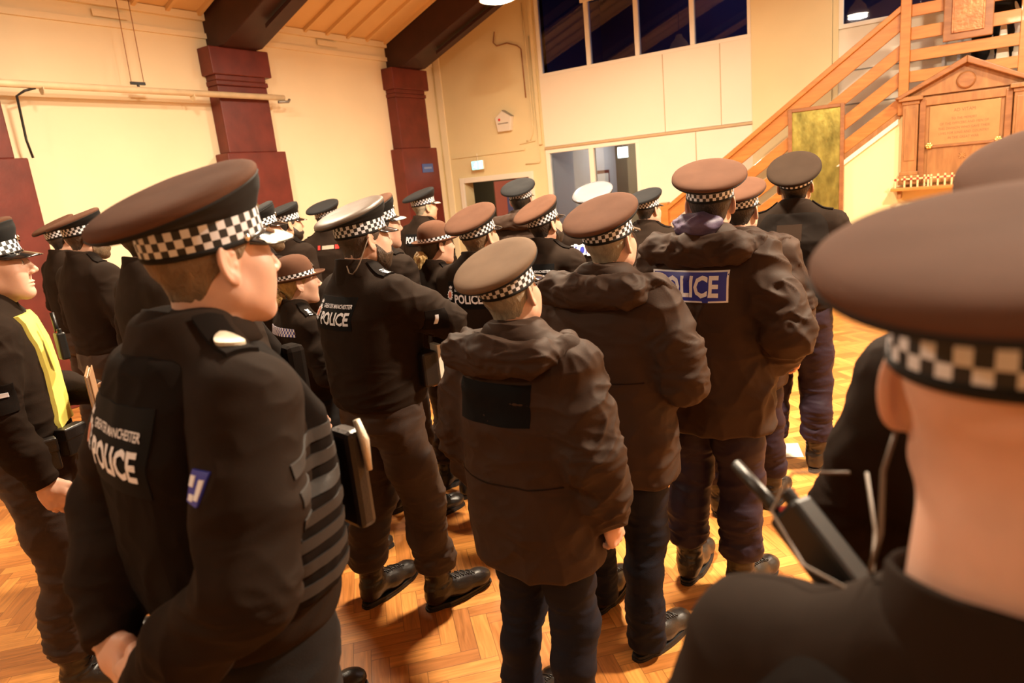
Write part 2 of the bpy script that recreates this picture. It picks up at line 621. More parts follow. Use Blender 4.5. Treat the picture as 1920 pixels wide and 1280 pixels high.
def text_mesh(s, size, bold=0., width=1.):
    """outline text -> (2D points, faces), centred on its left baseline"""
    key = (s, size, bold, width)
    if key in _TXT:
        return _TXT[key]
    c = bpy.data.curves.new('text', 'FONT')
    c.body = s; c.size = size; c.offset = bold; c.resolution_u = 2
    o = bpy.data.objects.new('text', c)
    COL.objects.link(o)
    dg = bpy.context.evaluated_depsgraph_get()
    me = bpy.data.meshes.new_from_object(o.evaluated_get(dg))
    bm = bmesh.new(); bm.from_mesh(me)
    for _ in range(3):
        es = [e for e in bm.edges if e.calc_length() > size * .3]
        if not es: break
        bmesh.ops.subdivide_edges(bm, edges=es, cuts=1)
        bmesh.ops.triangulate(bm, faces=[f for f in bm.faces if len(f.verts) > 4])
    P = [(v.co.x * width, v.co.y) for v in bm.verts]
    bm.verts.index_update()
    Fc = [[v.index for v in f.verts] for f in bm.faces]
    bm.free()
    bpy.data.meshes.remove(me)
    bpy.data.objects.remove(o)
    bpy.data.curves.remove(c)
    _TXT[key] = (P, Fc)
    return _TXT[key]

def drape_text(name, surf, s, size, org, ux, uz, d, m, parent, off=.0045, bold=0., center=True, width=1.):
    P, Fc = text_mesh(s, size, bold, width)
    if center:
        cx = (min(p[0] for p in P) + max(p[0] for p in P)) / 2
        cy = (min(p[1] for p in P) + max(p[1] for p in P)) / 2
        P = [(a - cx, b - cy) for a, b in P]
    V = drape(surf, P, org, ux, uz, d, off)
    return new_obj(name, mesh_from(name, [tuple(v) for v in V], Fc, False), m, parent)

def flat_text(name, s, size, M, m, parent, bold=0., width=1., depth=.002):
    P, Fc = text_mesh(s, size, bold, width)
    cx = (min(p[0] for p in P) + max(p[0] for p in P)) / 2
    V = [M @ Vector((a - cx, b, 0)) for a, b in P]
    return new_obj(name, mesh_from(name, [tuple(v) for v in V], Fc, False), m, parent)

# ------------------------------------------------------------------ heads (head frame: origin between the ears, +Y face, +Z up)
def head_core(P, w=1., jaw=1., fem=False):
    X = np.abs(P[0]) / w
    S = (X, P[1], P[2])
    d = ell(S, (0, -.012, .030), (.077, .098, .088))
    d = smin(d, ell(S, (0, .034, -.022), (.061, .062, .088)), .03)
    jr = .022 * jaw
    d = smin(d, cone(S, (.050 * jaw, .004, -.056), (.014, .070, -.100), jr, .017), .032)
    d = smin(d, ell(S, (0, .076, -.098), (.020 if not fem else .015, .017, .016)), .022)
    d = smin(d, ell(S, (.043, .058, -.022), (.026, .026, .028)), .022)          # cheek
    d = smin(d, ell(S, (.040 * jaw, .045, -.058), (.024 * jaw, .034, .034)), .028)
    d = smin(d, cone(S, (.0, .083, .036), (.036, .074, .034), .014, .013), .018)  # brow
    d = smax(d, -ell(S, (.031, .103, .010), (.019, .017, .0135)), .012)          # eye socket
    d = smin(d, ell(S, (.031, .078, .009), (.0145, .0145, .0125)), .006)         # lids
    d = smin(d, cone(S, (0, .088, .022), (0, .114, -.024), .008, .0105), .012)   # nose
    d = smin(d, ell(S, (.0105, .103, -.030), (.0085, .011, .0075)), .007)
    d = smin(d, ell(S, (0, .092, -.0625), (.022, .0105, .0055)), .007)           # lips
    d = smin(d, ell(S, (0, .090, -.0735), (.019, .0100, .0055)), .007)
    d = smax(d, -ell(S, (0, .103, -.0680), (.024, .006, .0016)), .004)
    return d

def neck_core(P, fat=1.):
    a = cone(P, (0, -.022, -.055), (0, -.045, -.19), .056 * fat, .060 * fat)
    return a

def ear_core(P):
    X = np.abs(P[0])
    th = R(24)
    # local ear axes: e = outward normal, f = along the ear (back), z up tilted back
    x0, y0, z0 = .0800, -.012, -.004
    qx, qy, qz = X - x0, P[1] - y0, P[2] - z0
    ty, tz = math.cos(.2), math.sin(.2)
    qy, qz = qy * ty + qz * tz, qz * ty - qy * tz
    n = qx * math.cos(th) + qy * math.sin(th)
    f = -qx * math.sin(th) + qy * math.cos(th)
    # plate
    rr = np.sqrt((f / .0175) ** 2 + (qz / .0310) ** 2)
    plate = np.maximum((rr - 1) * .0175, np.abs(n) - .0035)
    rim = np.sqrt(((rr - .92) * .0175) ** 2 + (n - .0035) ** 2) - .0042
    rim = np.maximum(rim, np.where((f > .004) & (qz < .012), .004, -1))
    lobe = np.sqrt((f - .004) ** 2 + (n - .001) ** 2 + ((qz + .026) * .8) ** 2) - .0085
    anti = np.sqrt(((rr - .52) * .0175) ** 2 + (n - .0035) ** 2) - .0032
    anti = np.maximum(anti, f - .002)
    trag = np.sqrt((f - .0135) ** 2 + (n - .002) ** 2 + (qz + .006) ** 2) - .0050
    root = cone((X, P[1], P[2]), (.066, .000, .012), (.066, -.002, -.022), .011, .008)
    root2 = cone((f, n, qz), (.004, -.008, .012), (.004, -.008, -.016), .010, .008)
    d = smin(plate, rim, .004)
    d = smin(d, anti, .004)
    d = smin(d, lobe, .007)
    d = smin(d, trag, .004)
    d = smin(d, smin(root, root2, .01), .008)
    return d

_HEAD = {}

def head_surf(var, h):
    key = (var, h)
    if key in _HEAD:
        return _HEAD[key]
    kw = dict(male=dict(), broad=dict(w=1.06, jaw=1.12), fem=dict(w=.94, jaw=.88, fem=True))[var]
    P = grid((-.11, -.13, -.235), (.11, .14, .14), h)
    d = head_core(P, **kw)
    d = smin(d, neck_core(P, {'male': 1., 'broad': 1.12, 'fem': .86}[var]), .03)
    d = smin(d, ear_core(P), .006)
    d = smax(d, -.225 - P[2], .005)
    V, Q = nets(d, P)
    V = relax(V, Q, 1, .4)
    _HEAD[key] = (V, Q)
    return V, Q

def hair_surf(var, style, h):
    key = ('hair', var, style, h)
    if key in _HEAD:
        return _HEAD[key]
    kw = dict(male=dict(), broad=dict(w=1.06, jaw=1.12), fem=dict(w=.94, jaw=.88, fem=True))[var]
    P = grid((-.10, -.125, -.12), (.10, .075, .075), h)
    d = smin(head_core(P, **kw), neck_core(P, {'male': 1., 'broad': 1.12, 'fem': .86}[var]), .03)
    t = {'short': .0028, 'mid': .006, 'long': .011}[style]
    X, Y, Z = P
    ns = pnoise(np.stack(np.broadcast_arrays(X * 90, Y * 90, Z * 30), -1).reshape(-1, 3)).reshape(d.shape) * .0012
    # front limit: temple and sideburn in front of the ear, then behind the ear, then the nape
    yl = np.interp(Z, [-.105, -.075, -.03, -.012, .004, .03, .075], [-.085, -.060, -.034, -.020, .018, .036, .058])
    reg = Y - yl
    nape = {'short': -.060, 'mid': -.078, 'long': -.088}[style]
    reg = smax(reg, nape - Z - .25 * np.maximum(0, np.abs(X) - .03), .012)
    taper = np.clip((Z - nape) / .05, .15, 1)
    v = smax(d - t * taper + ns, reg, .004)
    Vv, Q = nets(v, P)
    Vv = relax(Vv, Q, 1, .3)
    _HEAD[key] = (Vv, Q)
    return Vv, Q

def beard_surf(var, h):
    key = ('beard', var, h)
    if key in _HEAD:
        return _HEAD[key]
    kw = dict(male=dict(), broad=dict(w=1.06, jaw=1.12), fem=dict())[var]
    P = grid((-.085, -.02, -.13), (.085, .125, .0), h)
    X, Y, Z = P
    d = head_core(P, **kw)
    zt = np.interp(Y, [-.01, .012, .05, .085, .095, .13], [.0, -.015, -.055, -.052, -.044, -.044])
    reg = smax(Z - zt, .004 - Y, .005)
    reg = smax(reg, -ell((np.abs(X), Y, Z), (0, .10, -.068), (.019, .03, .011)), .003)
    ns = pnoise(np.stack(np.broadcast_arrays(X * 120, Y * 120, Z * 60), -1).reshape(-1, 3)).reshape(d.shape) * .001
    v = smax(d - .0045 + ns, reg, .004)
    Vv, Q = nets(v, P)
    _HEAD[key] = (Vv, Q)
    return Vv, Q

# ------------------------------------------------------------------ caps (cap frame: origin on the head axis at the band's lower edge)
def ring(n, a, b, cy, zf):
    """a ring of n points; zf(y) gives the height"""
    out = []
    for k in range(n):
        t = 2 * PI * k / n
        x, y = b * math.sin(t), cy - a * math.cos(t)     # starts at the back
        out.append((x, y, zf(y)))
    return out

_CAPM = {}

def loft_rings(rings, close_top=True, uvrows=None):
    n = len(rings[0])
    V, Fc = [], []
    for r in rings: V += r
    for i in range(len(rings) - 1):
        for k in range(n):
            a, b = i * n + k, i * n + (k + 1) % n
            Fc.append((a, b, b + n, a + n))
    if close_top:
        Fc.append(tuple(range((len(rings) - 1) * n, len(rings) * n)))
    return V, Fc

def cap_meshes(n=72):
    if 'peaked' in _CAPM: return _CAPM['peaked']
    a, b, cy = .1035, .0855, -.006
    band0, band1 = .004, .049
    A, B, CY = .146, .136, -.032
    zr = lambda y: .097 + .20 * (y + .0)         # rim plane rises to the front
    # side wall up to the piping, blackened for shade, then the top
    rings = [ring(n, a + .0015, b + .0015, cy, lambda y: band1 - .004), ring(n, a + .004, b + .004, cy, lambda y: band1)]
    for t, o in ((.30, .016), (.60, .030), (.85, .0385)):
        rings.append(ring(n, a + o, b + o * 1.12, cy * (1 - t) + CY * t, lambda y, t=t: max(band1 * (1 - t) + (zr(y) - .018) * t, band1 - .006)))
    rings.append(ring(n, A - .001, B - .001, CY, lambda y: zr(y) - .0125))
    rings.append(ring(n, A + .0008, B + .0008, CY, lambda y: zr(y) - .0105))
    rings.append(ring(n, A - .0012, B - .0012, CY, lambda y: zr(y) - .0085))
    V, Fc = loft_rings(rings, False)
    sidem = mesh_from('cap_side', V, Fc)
    rings = []
    for o, dz in ((-.0014, -.0088), (.0002, -.005), (.0, -.001), (-.003, .0035), (-.009, .0070)):
        rings.append(ring(n, A + o, B + o, CY, lambda y, dz=dz: zr(y) + dz))
    for sc_, dz in ((.86, .0105), (.68, .0120), (.45, .0118), (.22, .0115), (.06, .0115)):
        rings.append(ring(n, A * sc_, B * sc_, CY, lambda y, dz=dz: zr(y) + dz))
    V, Fc = loft_rings(rings)
    V = np.array(V)
    rr_ = np.hypot(V[:, 0], V[:, 1])
    V[:, 2] += pnoise(V * 14) * .0022 * np.clip((.13 - rr_) / .03, 0, 1)
    crown = mesh_from('cap_crown', V, Fc)
    # under-crown flare below the piping: its shade is put into the colour
    # band
    m = 92
    def bandmesh(z0, z1, o):
        r0, r1 = ring(m, a + o, b + o, cy, lambda y: z0), ring(m, a + o, b + o, cy, lambda y: z1)
        V = r0 + [r0[0]] + r1 + [r1[0]]
        Fc = [(k, k + 1, k + 1 + m + 1, k + m + 1) for k in range(m)]
        uv = [(k / m, 0) for k in range(m + 1)] + [(k / m, 1) for k in range(m + 1)]
        return mesh_from('cap_band', V, Fc, True, uv)
    band = bandmesh(band0, band1 - .003, .0022)
    rings = [ring(n, a - .004, b - .004, cy, lambda y: -.001), ring(n, a + .001, b + .001, cy, lambda y: -.003), ring(n, a + .0035, b + .0035, cy, lambda y: .0), ring(n, a + .0035, b + .0035, cy, lambda y: .0065), ring(n, a + .001, b + .001, cy, lambda y: .0078),
             ring(n, a + .0005, b + .0005, cy, lambda y: band1), ring(n, a - .003, b - .003, cy, lambda y: band1)]
    V, Fc = loft_rings(rings, False)
    sweat = mesh_from('cap_sweatband', V, Fc)
    # peak
    mb = MB()
    kk, jj = 26, 7
    T = []
    for side in (0, 1):
        for j in range(jj + 1):
            for k in range(kk + 1):
                t = PI + (k / kk * 2 - 1) * R(66)
                w = math.cos((k / kk * 2 - 1) * PI / 2) ** .6
                x0, y0 = b * math.sin(t), cy - a * math.cos(t)
                rr = j / jj
                ex = rr * .056 * w
                x = x0 + math.sin(t) * ex * .55
                y = y0 + ex * (.75 + .25 * abs(math.cos(t)))
                z = .004 - rr * .030 * w - .010 * (x0 / b) ** 2 * rr - (.003 if side else 0)
                T.append((x, y, z))
    s = (kk + 1) * (jj + 1)
    Fp = []
    for j in range(jj):
        for k in range(kk):
            q = j * (kk + 1) + k
            Fp += [(q, q + 1, q + kk + 2, q + kk + 1), (q + s, q + kk + 1 + s, q + kk + 2 + s, q + 1 + s)]
    e = jj * (kk + 1)
    for k in range(kk):
        Fp.append((e + k, e + k + 1, e + k + 1 + s, e + k + s))
    peak = mesh_from('cap_peak', T, Fp)
    # braid on the peak of senior ranks: scalloped oak-leaf strip
    T2, F2 = [], []
    for k in range(49):
        f = k / 48
        t = PI + (f * 2 - 1) * R(58)
        w = math.cos((f * 2 - 1) * R(58) / R(66) * PI / 2) ** .6
        sc = .010 + .0035 * abs(math.sin(f * PI * 9))
        for rr in (.62 - sc / .06, .80, .98):
            x0, y0 = b * math.sin(t), cy - a * math.cos(t)
            ex = rr * .056 * w
            T2.append((x0 + math.sin(t) * ex * .55, y0 + ex * (.75 + .25 * abs(math.cos(t))), .004 - rr * .030 * w - .010 * (x0 / b) ** 2 * rr + (.0035 if rr == .80 else .0012)))
    for k in range(48):
        for j in (0, 1):
            q = k * 3 + j
            F2.append((q, q + 1, q + 4, q + 3))
    braid = mesh_from('peak_braid', T2, F2)
    # buttons and strap, badge
    btn = []
    for sx in (-1, 1):
        t = PI + sx * R(68)
        p = Vector((b * math.sin(t) * 1.03, cy - a * math.cos(t) * 1.03, .006))
        M = Matrix.Translation(p) @ Vector((p.x, p.y, 0)).to_track_quat('Z', 'Y').to_matrix().to_4x4()
        mb = MB()
        mb.lathe([(.0066, 0), (.0064, .002), (.0048, .0040), (.0001, .0048)], 14, M)
        btn.append(mesh_from('cap_button', mb.v, mb.f))
    mb = MB()
    pts = []
    for k in range(25):
        t = PI + (k / 24 * 2 - 1) * R(68)
        pts.append((b * math.sin(t) * 1.035, cy - a * math.cos(t) * 1.035, .004))
    mb.tube(pts, .0038, 6)
    strap = mesh_from('chin_strap', mb.v, mb.f)
    mb = MB()
    M = Matrix.Translation((0, cy + a + .004, .050)) @ Matrix.Rotation(R(-78), 4, 'X') @ Matrix.Rotation(PI, 4, 'Z')
    n8 = 16
    pr = []
    for k in range(n8):
        rr = .019 if k % 2 == 0 else .011
        pr.append((rr * math.sin(2 * PI * k / n8), rr * math.cos(2 * PI * k / n8)))
    V = [M @ Vector((p[0], p[1], 0)) for p in pr] + [M @ Vector((p[0] * .8, p[1] * .8, .004)) for p in pr]
    Fb = [tuple(range(n8, 2 * n8))] + [(k, (k + 1) % n8, (k + 1) % n8 + n8, k + n8) for k in range(n8)]
    mb.add(V, Fb)
    mb.lathe([(.007, .004), (.007, .007), (.004, .0095), (.0001, .010)], 12, M)
    badge = mesh_from('cap_badge', mb.v, mb.f)
    _CAPM['peaked'] = (crown, band, sweat, peak, braid, btn, strap, badge, sidem)
    return _CAPM['peaked']

def bowler_meshes(n=64):
    if 'bowler' in _CAPM: return _CAPM['bowler']
    a, b, cy = .103, .087, -.006
    rings = []
    for s, z in ((1.0, .0), (1.01, .03), (1.0, .05), (.96, .072), (.87, .093), (.72, .109), (.5, .120), (.25, .126), (.05, .1275)):
        rings.append(ring(n, a * s, b * s, cy, lambda y, z=z: z))
    V, Fc = loft_rings(rings)
    crown = mesh_from('hat_crown', V, Fc)
    br = lambda o, dz: ring(n, a + o, b + o, cy, lambda y: .002 + dz - .9 * max(0, y - .02) * o + .2 * max(0, -y) * o)
    rings = [br(-.002, -.002), br(.012, -.001), br(.026, .002), br(.036, .007), br(.040, .0135), br(.0425, .013), br(.0395, .004), br(.028, -.002), br(.012, -.005), br(-.002, -.006)]
    # a longer front
    R2 = []
    for r_ in rings:
        R2.append([(x, y + max(0, y - .05) * .22, z) for x, y, z in r_])
    V, Fc = loft_rings(R2, False)
    brim = mesh_from('hat_brim', V, Fc)
    m = 92
    r0, r1 = ring(m, a * 1.005 + .002, b * 1.005 + .002, cy, lambda y: .006), ring(m, a * 1.01 + .002, b * 1.01 + .002, cy, lambda y: .032)
    V = r0 + [r0[0]] + r1 + [r1[0]]
    Fc = [(k, k + 1, k + 1 + m + 1, k + m + 1) for k in range(m)]
    uv = [(k / m, 0) for k in range(m + 1)] + [(k / m, 1) for k in range(m + 1)]
    band = mesh_from('hat_band', V, Fc, True, uv)
    mb = MB()
    M = Matrix.Translation((0, cy + a + .003, .042)) @ Matrix.Rotation(R(-80), 4, 'X') @ Matrix.Rotation(PI, 4, 'Z')
    pr = [((.018 if k % 2 == 0 else .011) * math.sin(2 * PI * k / 16), (.018 if k % 2 == 0 else .011) * math.cos(2 * PI * k / 16)) for k in range(16)]
    V = [M @ Vector((p[0], p[1], 0)) for p in pr] + [M @ Vector((p[0] * .8, p[1] * .8, .004)) for p in pr]
    mb.add(V, [tuple(range(16, 32))] + [(k, (k + 1) % 16, (k + 1) % 16 + 16, k + 16) for k in range(16)])
    badge = mesh_from('hat_badge', mb.v, mb.f)
    _CAPM['bowler'] = (crown, brim, band, badge)
    return _CAPM['bowler']

def put_cap(person, MH, kind, top, braid=False, pitch=8., roll=0., two_row=False, scale=1.):
    MC = MH @ Matrix.Translation((0, -.004, .031)) @ Matrix.Rotation(R(pitch), 4, 'X') @ Matrix.Rotation(R(roll), 4, 'Y') @ Matrix.Scale(scale, 4)
    def sub(name, me, m, par):
        if len(me.materials) and me.materials[0] != m:
            key = (me.name, m.name)
            if key not in _CAPM:
                c = me.copy(); c.materials.clear(); c.materials.append(m)
                _CAPM[key] = c
            me = _CAPM[key]
        return new_obj(name, me, m, par)
    if kind == 'bowler':
        crown, brim, band, badge = bowler_meshes()
        o = sub('bowler_hat', crown, top, person); o.matrix_local = MC
        sub('brim', brim, m_capblk_shade if top is m_capbk else top, o)
        sub('chequered_band', band, m_check2, o)
        sub('badge', badge, m_chrome, o)
        return o
    crown, band, sweat, peak, br, btn, strap, badge, side = cap_meshes()
    o = sub('peaked_cap', crown, top, person); o.matrix_local = MC
    sub('chequered_band', band, m_check2 if two_row else m_check, o)
    sub('cap_side', side, m_capblk_shade, o)
    sub('headband', sweat, m_capblk_shade, o)
    sub('peak', peak, m_peak, o)
    sub('chin_strap', strap, m_peak, o)
    for q in btn: sub('button', q, m_chrome, o)
    sub('badge', badge, m_chrome, o)
    if braid: sub('peak_braid', br, m_silver, o)
    return o

# crown colour split: shade on the flare below the piping is painted near black
def split_crown():
    me = cap_meshes()[0]
    return me

# ------------------------------------------------------------------ hands
def hand_surf(curl, h=.0028, thumb_in=.0):
    key = ('hand', curl, h)
    if key in _HEAD:
        return _HEAD[key]
    P = grid((-.085, -.06, -.20), (.03, .09, .03), h)
    d = ell(P, (0, .0, -.055), (.0165, .042, .050))
    d = smin(d, cone(P, (0, -.008, .02), (0, .0, -.035), .026, .027), .02)
    d = smin(d, cone(P, (-.004, .022, -.035), (-.002, .028, -.085), .014, .0125), .012)
    d = smin(d, cone(P, (-.004, -.024, -.04), (-.002, -.028, -.083), .014, .011), .012)
    for y, L, r, z0 in ((.029, .070, .0092, -.088), (.0095, .078, .0095, -.094), (-.0105, .072, .0090, -.091), (-.029, .056, .0080, -.083)):
        p = np.array([-.002, y, z0]); a = R(8)
        pts = [tuple(p)]
        for seg, k in ((.45, .9), (.30, 1.25), (.25, .9)):
            a += R(curl) * k
            p = p + L * seg * np.array([-math.sin(a), y * .12, -math.cos(a)])
            pts.append(tuple(p))
        dd = chain(P, pts, [r * 1.08, r, r * .95, r * .78], .004)
        kn = ell(P, (pts[0][0] + .004, pts[0][1], pts[0][2]), (.010, .0095, .011))
        d = smin(d, smin(dd, kn, .006), .005)
    tp = [(-.008, .026, -.022), (-.017, .046, -.050), (-.026 - curl * .0002, .050 - curl * .0003, -.080), (-.034 - curl * .0004, .046 - curl * .0007, -.104)]
    d = smin(d, chain(P, tp, [.017, .0125, .0108, .0085], .008), .009)
    V, Q = nets(d, P)
    _HEAD[key] = (V, Q)
    return V, Q

def frame_from(zdir, ydir):
    z = Vector(zdir).normalized()
    y = Vector(ydir); y = (y - z * y.dot(z)).normalized()
    x = y.cross(z)
    return Matrix((x, y, z)).transposed().to_4x4()

# ------------------------------------------------------------------ poses (right arm; x mirrored for the left): shoulder, elbow, wrist, thumb side
POSES = {
    'down':    (((.186, -.008, 1.402), (.262, -.035, 1.150), (.262, .045, .905)), (0, 1, 0)),
    'behind':  (((.186, -.014, 1.402), (.285, -.110, 1.165), (.085, -.215, .985)), (0, 0, 1)),
    'crossed': (((.190, .004, 1.405), (.300, .160, 1.285), (.010, .285, 1.245)), (0, .4, 1)),
    'front':   (((.186, -.008, 1.402), (.292, .000, 1.150), (.080, .235, 1.020)), (0, .3, 1)),
    'pocket':  (((.186, -.008, 1.402), (.330, -.070, 1.165), (.205, .150, .985)), (0, 1, 0)),
    'hold':    (((.186, -.008, 1.402), (.275, -.020, 1.150), (.150, .225, 1.090)), (0, .3, 1)),
}

def arm_pts(pose, side, fem=False):
    pts, th = POSES[pose]
    k = .035 if fem else .0
    return [(p[0] * side - (side * k if p[0] > .15 else 0), p[1], p[2]) for p in pts], (th[0] * side, th[1], th[2])

def fold(V, N, amp, sc, seed, stretch=(1, 1, 1), power=1.6):
    """cloth folds: ridged noise, warped"""
    q = V * np.array(stretch) * sc + seed
    w = np.stack([pnoise(q * .5 + 11), pnoise(q * .5 + 37), pnoise(q * .5 + 71)], 1)
    n = pnoise(q + w * .9)
    rid = np.clip(1 - np.abs(n) * 1.25, 0, 1) ** power * 1.3 - .5
    return rid * amp

def jacket_surf(cl, pose, seed, h, girth=1., depth=1., collar=True):
    """upper garment incl. sleeves. cl: softshell / parka / tunic / fem"""
    g, dp = girth, depth
    if cl == 'parka':
        rings = [(.74, -.01, .235 * g, .170 * dp), (.90, -.015, .238 * g, .172 * dp), (1.08, -.015, .228 * g, .165 * dp), (1.25, -.02, .228 * g, .165 * dp), (1.36, -.02, .218 * g, .150 * dp), (1.44, -.02, .180 * g, .118), (1.49, -.02, .120, .095), (1.545, -.018, .085, .085)]
        ar = (.098, .086, .070, .056)
        lo = .70
    elif cl == 'fem':
        rings = [(.93, 0, .175 * g, .135 * dp), (1.05, 0, .160 * g, .122 * dp), (1.2, .0, .170 * g, .135 * dp), (1.33, .0, .180 * g, .140 * dp), (1.42, -.01, .160 * g, .105), (1.475, -.015, .10, .08), (1.53, -.015, .066, .066)]
        ar = (.072, .060, .052, .042)
        lo = .9
    else:
        rings = [(.955, .0, .178 * g, .138 * dp), (1.0, .0, .186 * g, .146 * dp), (1.08, .0, .188 * g, .148 * dp), (1.22, .0, .197 * g, .150 * dp), (1.34, -.005, .202 * g, .146 * dp), (1.425, -.012, .178 * g, .112), (1.48, -.018, .115, .088), (1.54, -.018, .074, .074)]
        ar = (.080, .068, .058, .046)
        lo = .93
    aR, _ = arm_pts(pose[1], 1, cl == 'fem')
    aL, _ = arm_pts(pose[0], -1, cl == 'fem')
    xm = max(abs(p[0]) for p in aR + aL) + .12
    y0 = min(p[1] for p in aR + aL) - .12; y1 = max(p[1] for p in aR + aL) + .12
    P = grid((-xm, min(y0, -.22), min(lo, min(p[2] for p in aR + aL) - .06)), (xm, max(y1, .2), 1.56), h)
    d = tors(P, rings, 2.35, .018)
    for a in (aR, aL):
        sh, el, wr = a
        sg = 1 if sh[0] > 0 else -1
        d = smin(d, cone(P, (sg * .045, -.022, 1.487), (sh[0] * .93, sh[1], sh[2] + .004), .048 if cl != 'fem' else .040, ar[0] * .88), .05)
        mid = tuple(sh[i] * .45 + el[i] * .55 for i in range(3))
        fore = tuple(el[i] * .45 + wr[i] * .55 for i in range(3))
        s = chain(P, [sh, mid, el, fore, wr], [ar[0], ar[0] * .97, ar[1], (ar[1] + ar[2]) / 2, ar[3]], .025)
        # flat cuff
        wd = np.array(wr) - np.array(el); wd = wd / np.linalg.norm(wd)
        cut = (P[0] - wr[0]) * wd[0] + (P[1] - wr[1]) * wd[1] + (P[2] - wr[2]) * wd[2] - .004
        s = smax(s, np.where(s < .08, cut, s), .008)
        d = smin(d, s, .045 if cl == 'parka' else .034)
    V, Q = nets(d, P)
    V = relax(V, Q, 2, .5)
    N = vnormals(V, Q)
    # folds
    arm = np.clip((np.abs(V[:, 0]) - .19) / .06, 0, 1)
    fr = np.clip((np.abs(V[:, 1]) - .16) / .06, 0, 1) * (V[:, 2] < 1.3)
    arm = np.maximum(arm, fr)
    k = 2.3 if cl == 'parka' else 1.
    dis = fold(V, N, .0045 * k, 5.5, seed, (1, 1, 1.6)) * (.45 + .75 * arm)
    dis += fold(V, N, .0030 * k, 11, seed + 5, (1, 1, 1.3)) * (.3 + .9 * arm)
    for a in (aR, aL):
        e = np.array(a[1])
        r2 = np.linalg.norm(V - e, axis=1)
        dis += fold(V, N, .007 * k ** .5, 14, seed + 9, (.6, .6, 1.7)) * np.exp(-(r2 / .11) ** 2)
    if cl == 'parka':
        lowr = np.clip((1.2 - V[:, 2]) / .3, 0, 1)
        dis += fold(V, N, .010, 4.5, seed + 3, (1.3, 1.3, .45)) * lowr * (1 - arm * .5)
    else:
        waist = np.exp(-((V[:, 2] - 1.03) / .09) ** 2) * (np.abs(V[:, 0]) < .22)
        dis += fold(V, N, .006, 9, seed + 2, (.7, .7, 2.2)) * waist
    V = V + N * dis[:, None]
    return Surf(V, Q)

def vest_surf(seed, h, girth=1., depth=1., fem=False):
    g, dp = girth, depth
    if fem:
        rings = [(1.02, 0, .178 * g, .138 * dp), (1.1, 0, .178 * g, .142 * dp), (1.2, .0, .186 * g, .155 * dp), (1.33, .0, .192 * g, .156 * dp), (1.42, -.01, .172 * g, .12), (1.475, -.015, .112, .093)]
    else:
        rings = [(1.03, .0, .200 * g, .162 * dp), (1.10, .0, .206 * g, .168 * dp), (1.22, .0, .214 * g, .172 * dp), (1.34, -.003, .218 * g, .168 * dp), (1.425, -.012, .192 * g, .132), (1.487, -.018, .128, .104)]
    P = grid((-.26, -.24, .98), (.26, .24, 1.53), h)
    d = tors(P, rings, 2.5, .02)
    X = np.abs(P[0])
    w = np.interp(P[2], [1.0, 1.16, 1.24, 1.40, 1.5], [.30, .30, .185 * g, .165 * g, .165])
    d = smax(d, X - w, .012)
    neck = np.sqrt(P[0] ** 2 + ((P[1] - .03) * .85) ** 2) - .085
    d = smax(d, np.where(P[2] > 1.38, -neck, -.1), .02)
    V, Q = nets(d, P)
    V = relax(V, Q, 1, .5)
    N = vnormals(V, Q)
    V = V + N * (fold(V, N, .004, 6, seed + 40, (1, 1, .7)) + fold(V, N, .002, 14, seed + 44))[:, None]
    return Surf(V, Q)

def trouser_surf(seed, h, feet, loose=1., blouse=True, top=1.0, girth=1.):
    bot = .185 if blouse else .045
    P = grid((-.34, -.30, bot - .03), (.34, .34, top + .02), h)
    d = tors(P, [(.80, .0, .150 * girth, .118), (.88, -.008, .182 * girth, .140), (.95, -.006, .180 * girth, .138), (top, .0, .172 * girth, .132)], 2.3, .015)
    Rr = [.098, .088, .076, .070, .070 if blouse else .066, .060 if blouse else .074]
    for s, (fx, fy) in zip((-1, 1), feet):
        hip = (s * .092, -.004, .86)
        kn = (s * .095 + (fx - s * .095) * .55, fy * .5 + .018, .50)
        an = (fx, fy - .028, .225)
        th = tuple(hip[i] * .5 + kn[i] * .5 for i in range(3))
        ca = (kn[0] * .5 + an[0] * .5, kn[1] * .5 + an[1] * .5 - .018, .36)
        an2 = (fx, fy - .030, .15 if blouse else .05)
        c = chain(P, [hip, th, kn, ca, an, an2], [r * (loose if i > 0 else 1) for i, r in enumerate(Rr)], .03)
        c = smax(c, bot - P[2], .014)
        d = smin(d, c, .022)
    V, Q = nets(d, P)
    V = relax(V, Q, 2, .5)
    N = vnormals(V, Q)
    z = V[:, 2]
    kn_ = np.exp(-((z - .50) / .12) ** 2); an_ = np.exp(-((z - (.27 if blouse else .16)) / .09) ** 2); hp = np.exp(-((z - .84) / .09) ** 2)
    dis = fold(V, N, .0045, 8, seed, (.8, .8, 1.2)) + fold(V, N, .0070, 9, seed + 4, (.6, .6, 1.9)) * (kn_ * .9 + an_ * 1.2 + hp * .8) + fold(V, N, .004, 16, seed + 8, (.6, .6, 2.0)) * (.4 + an_)
    V = V + N * dis[:, None]
    return Surf(V, Q)

_BOOT = {}

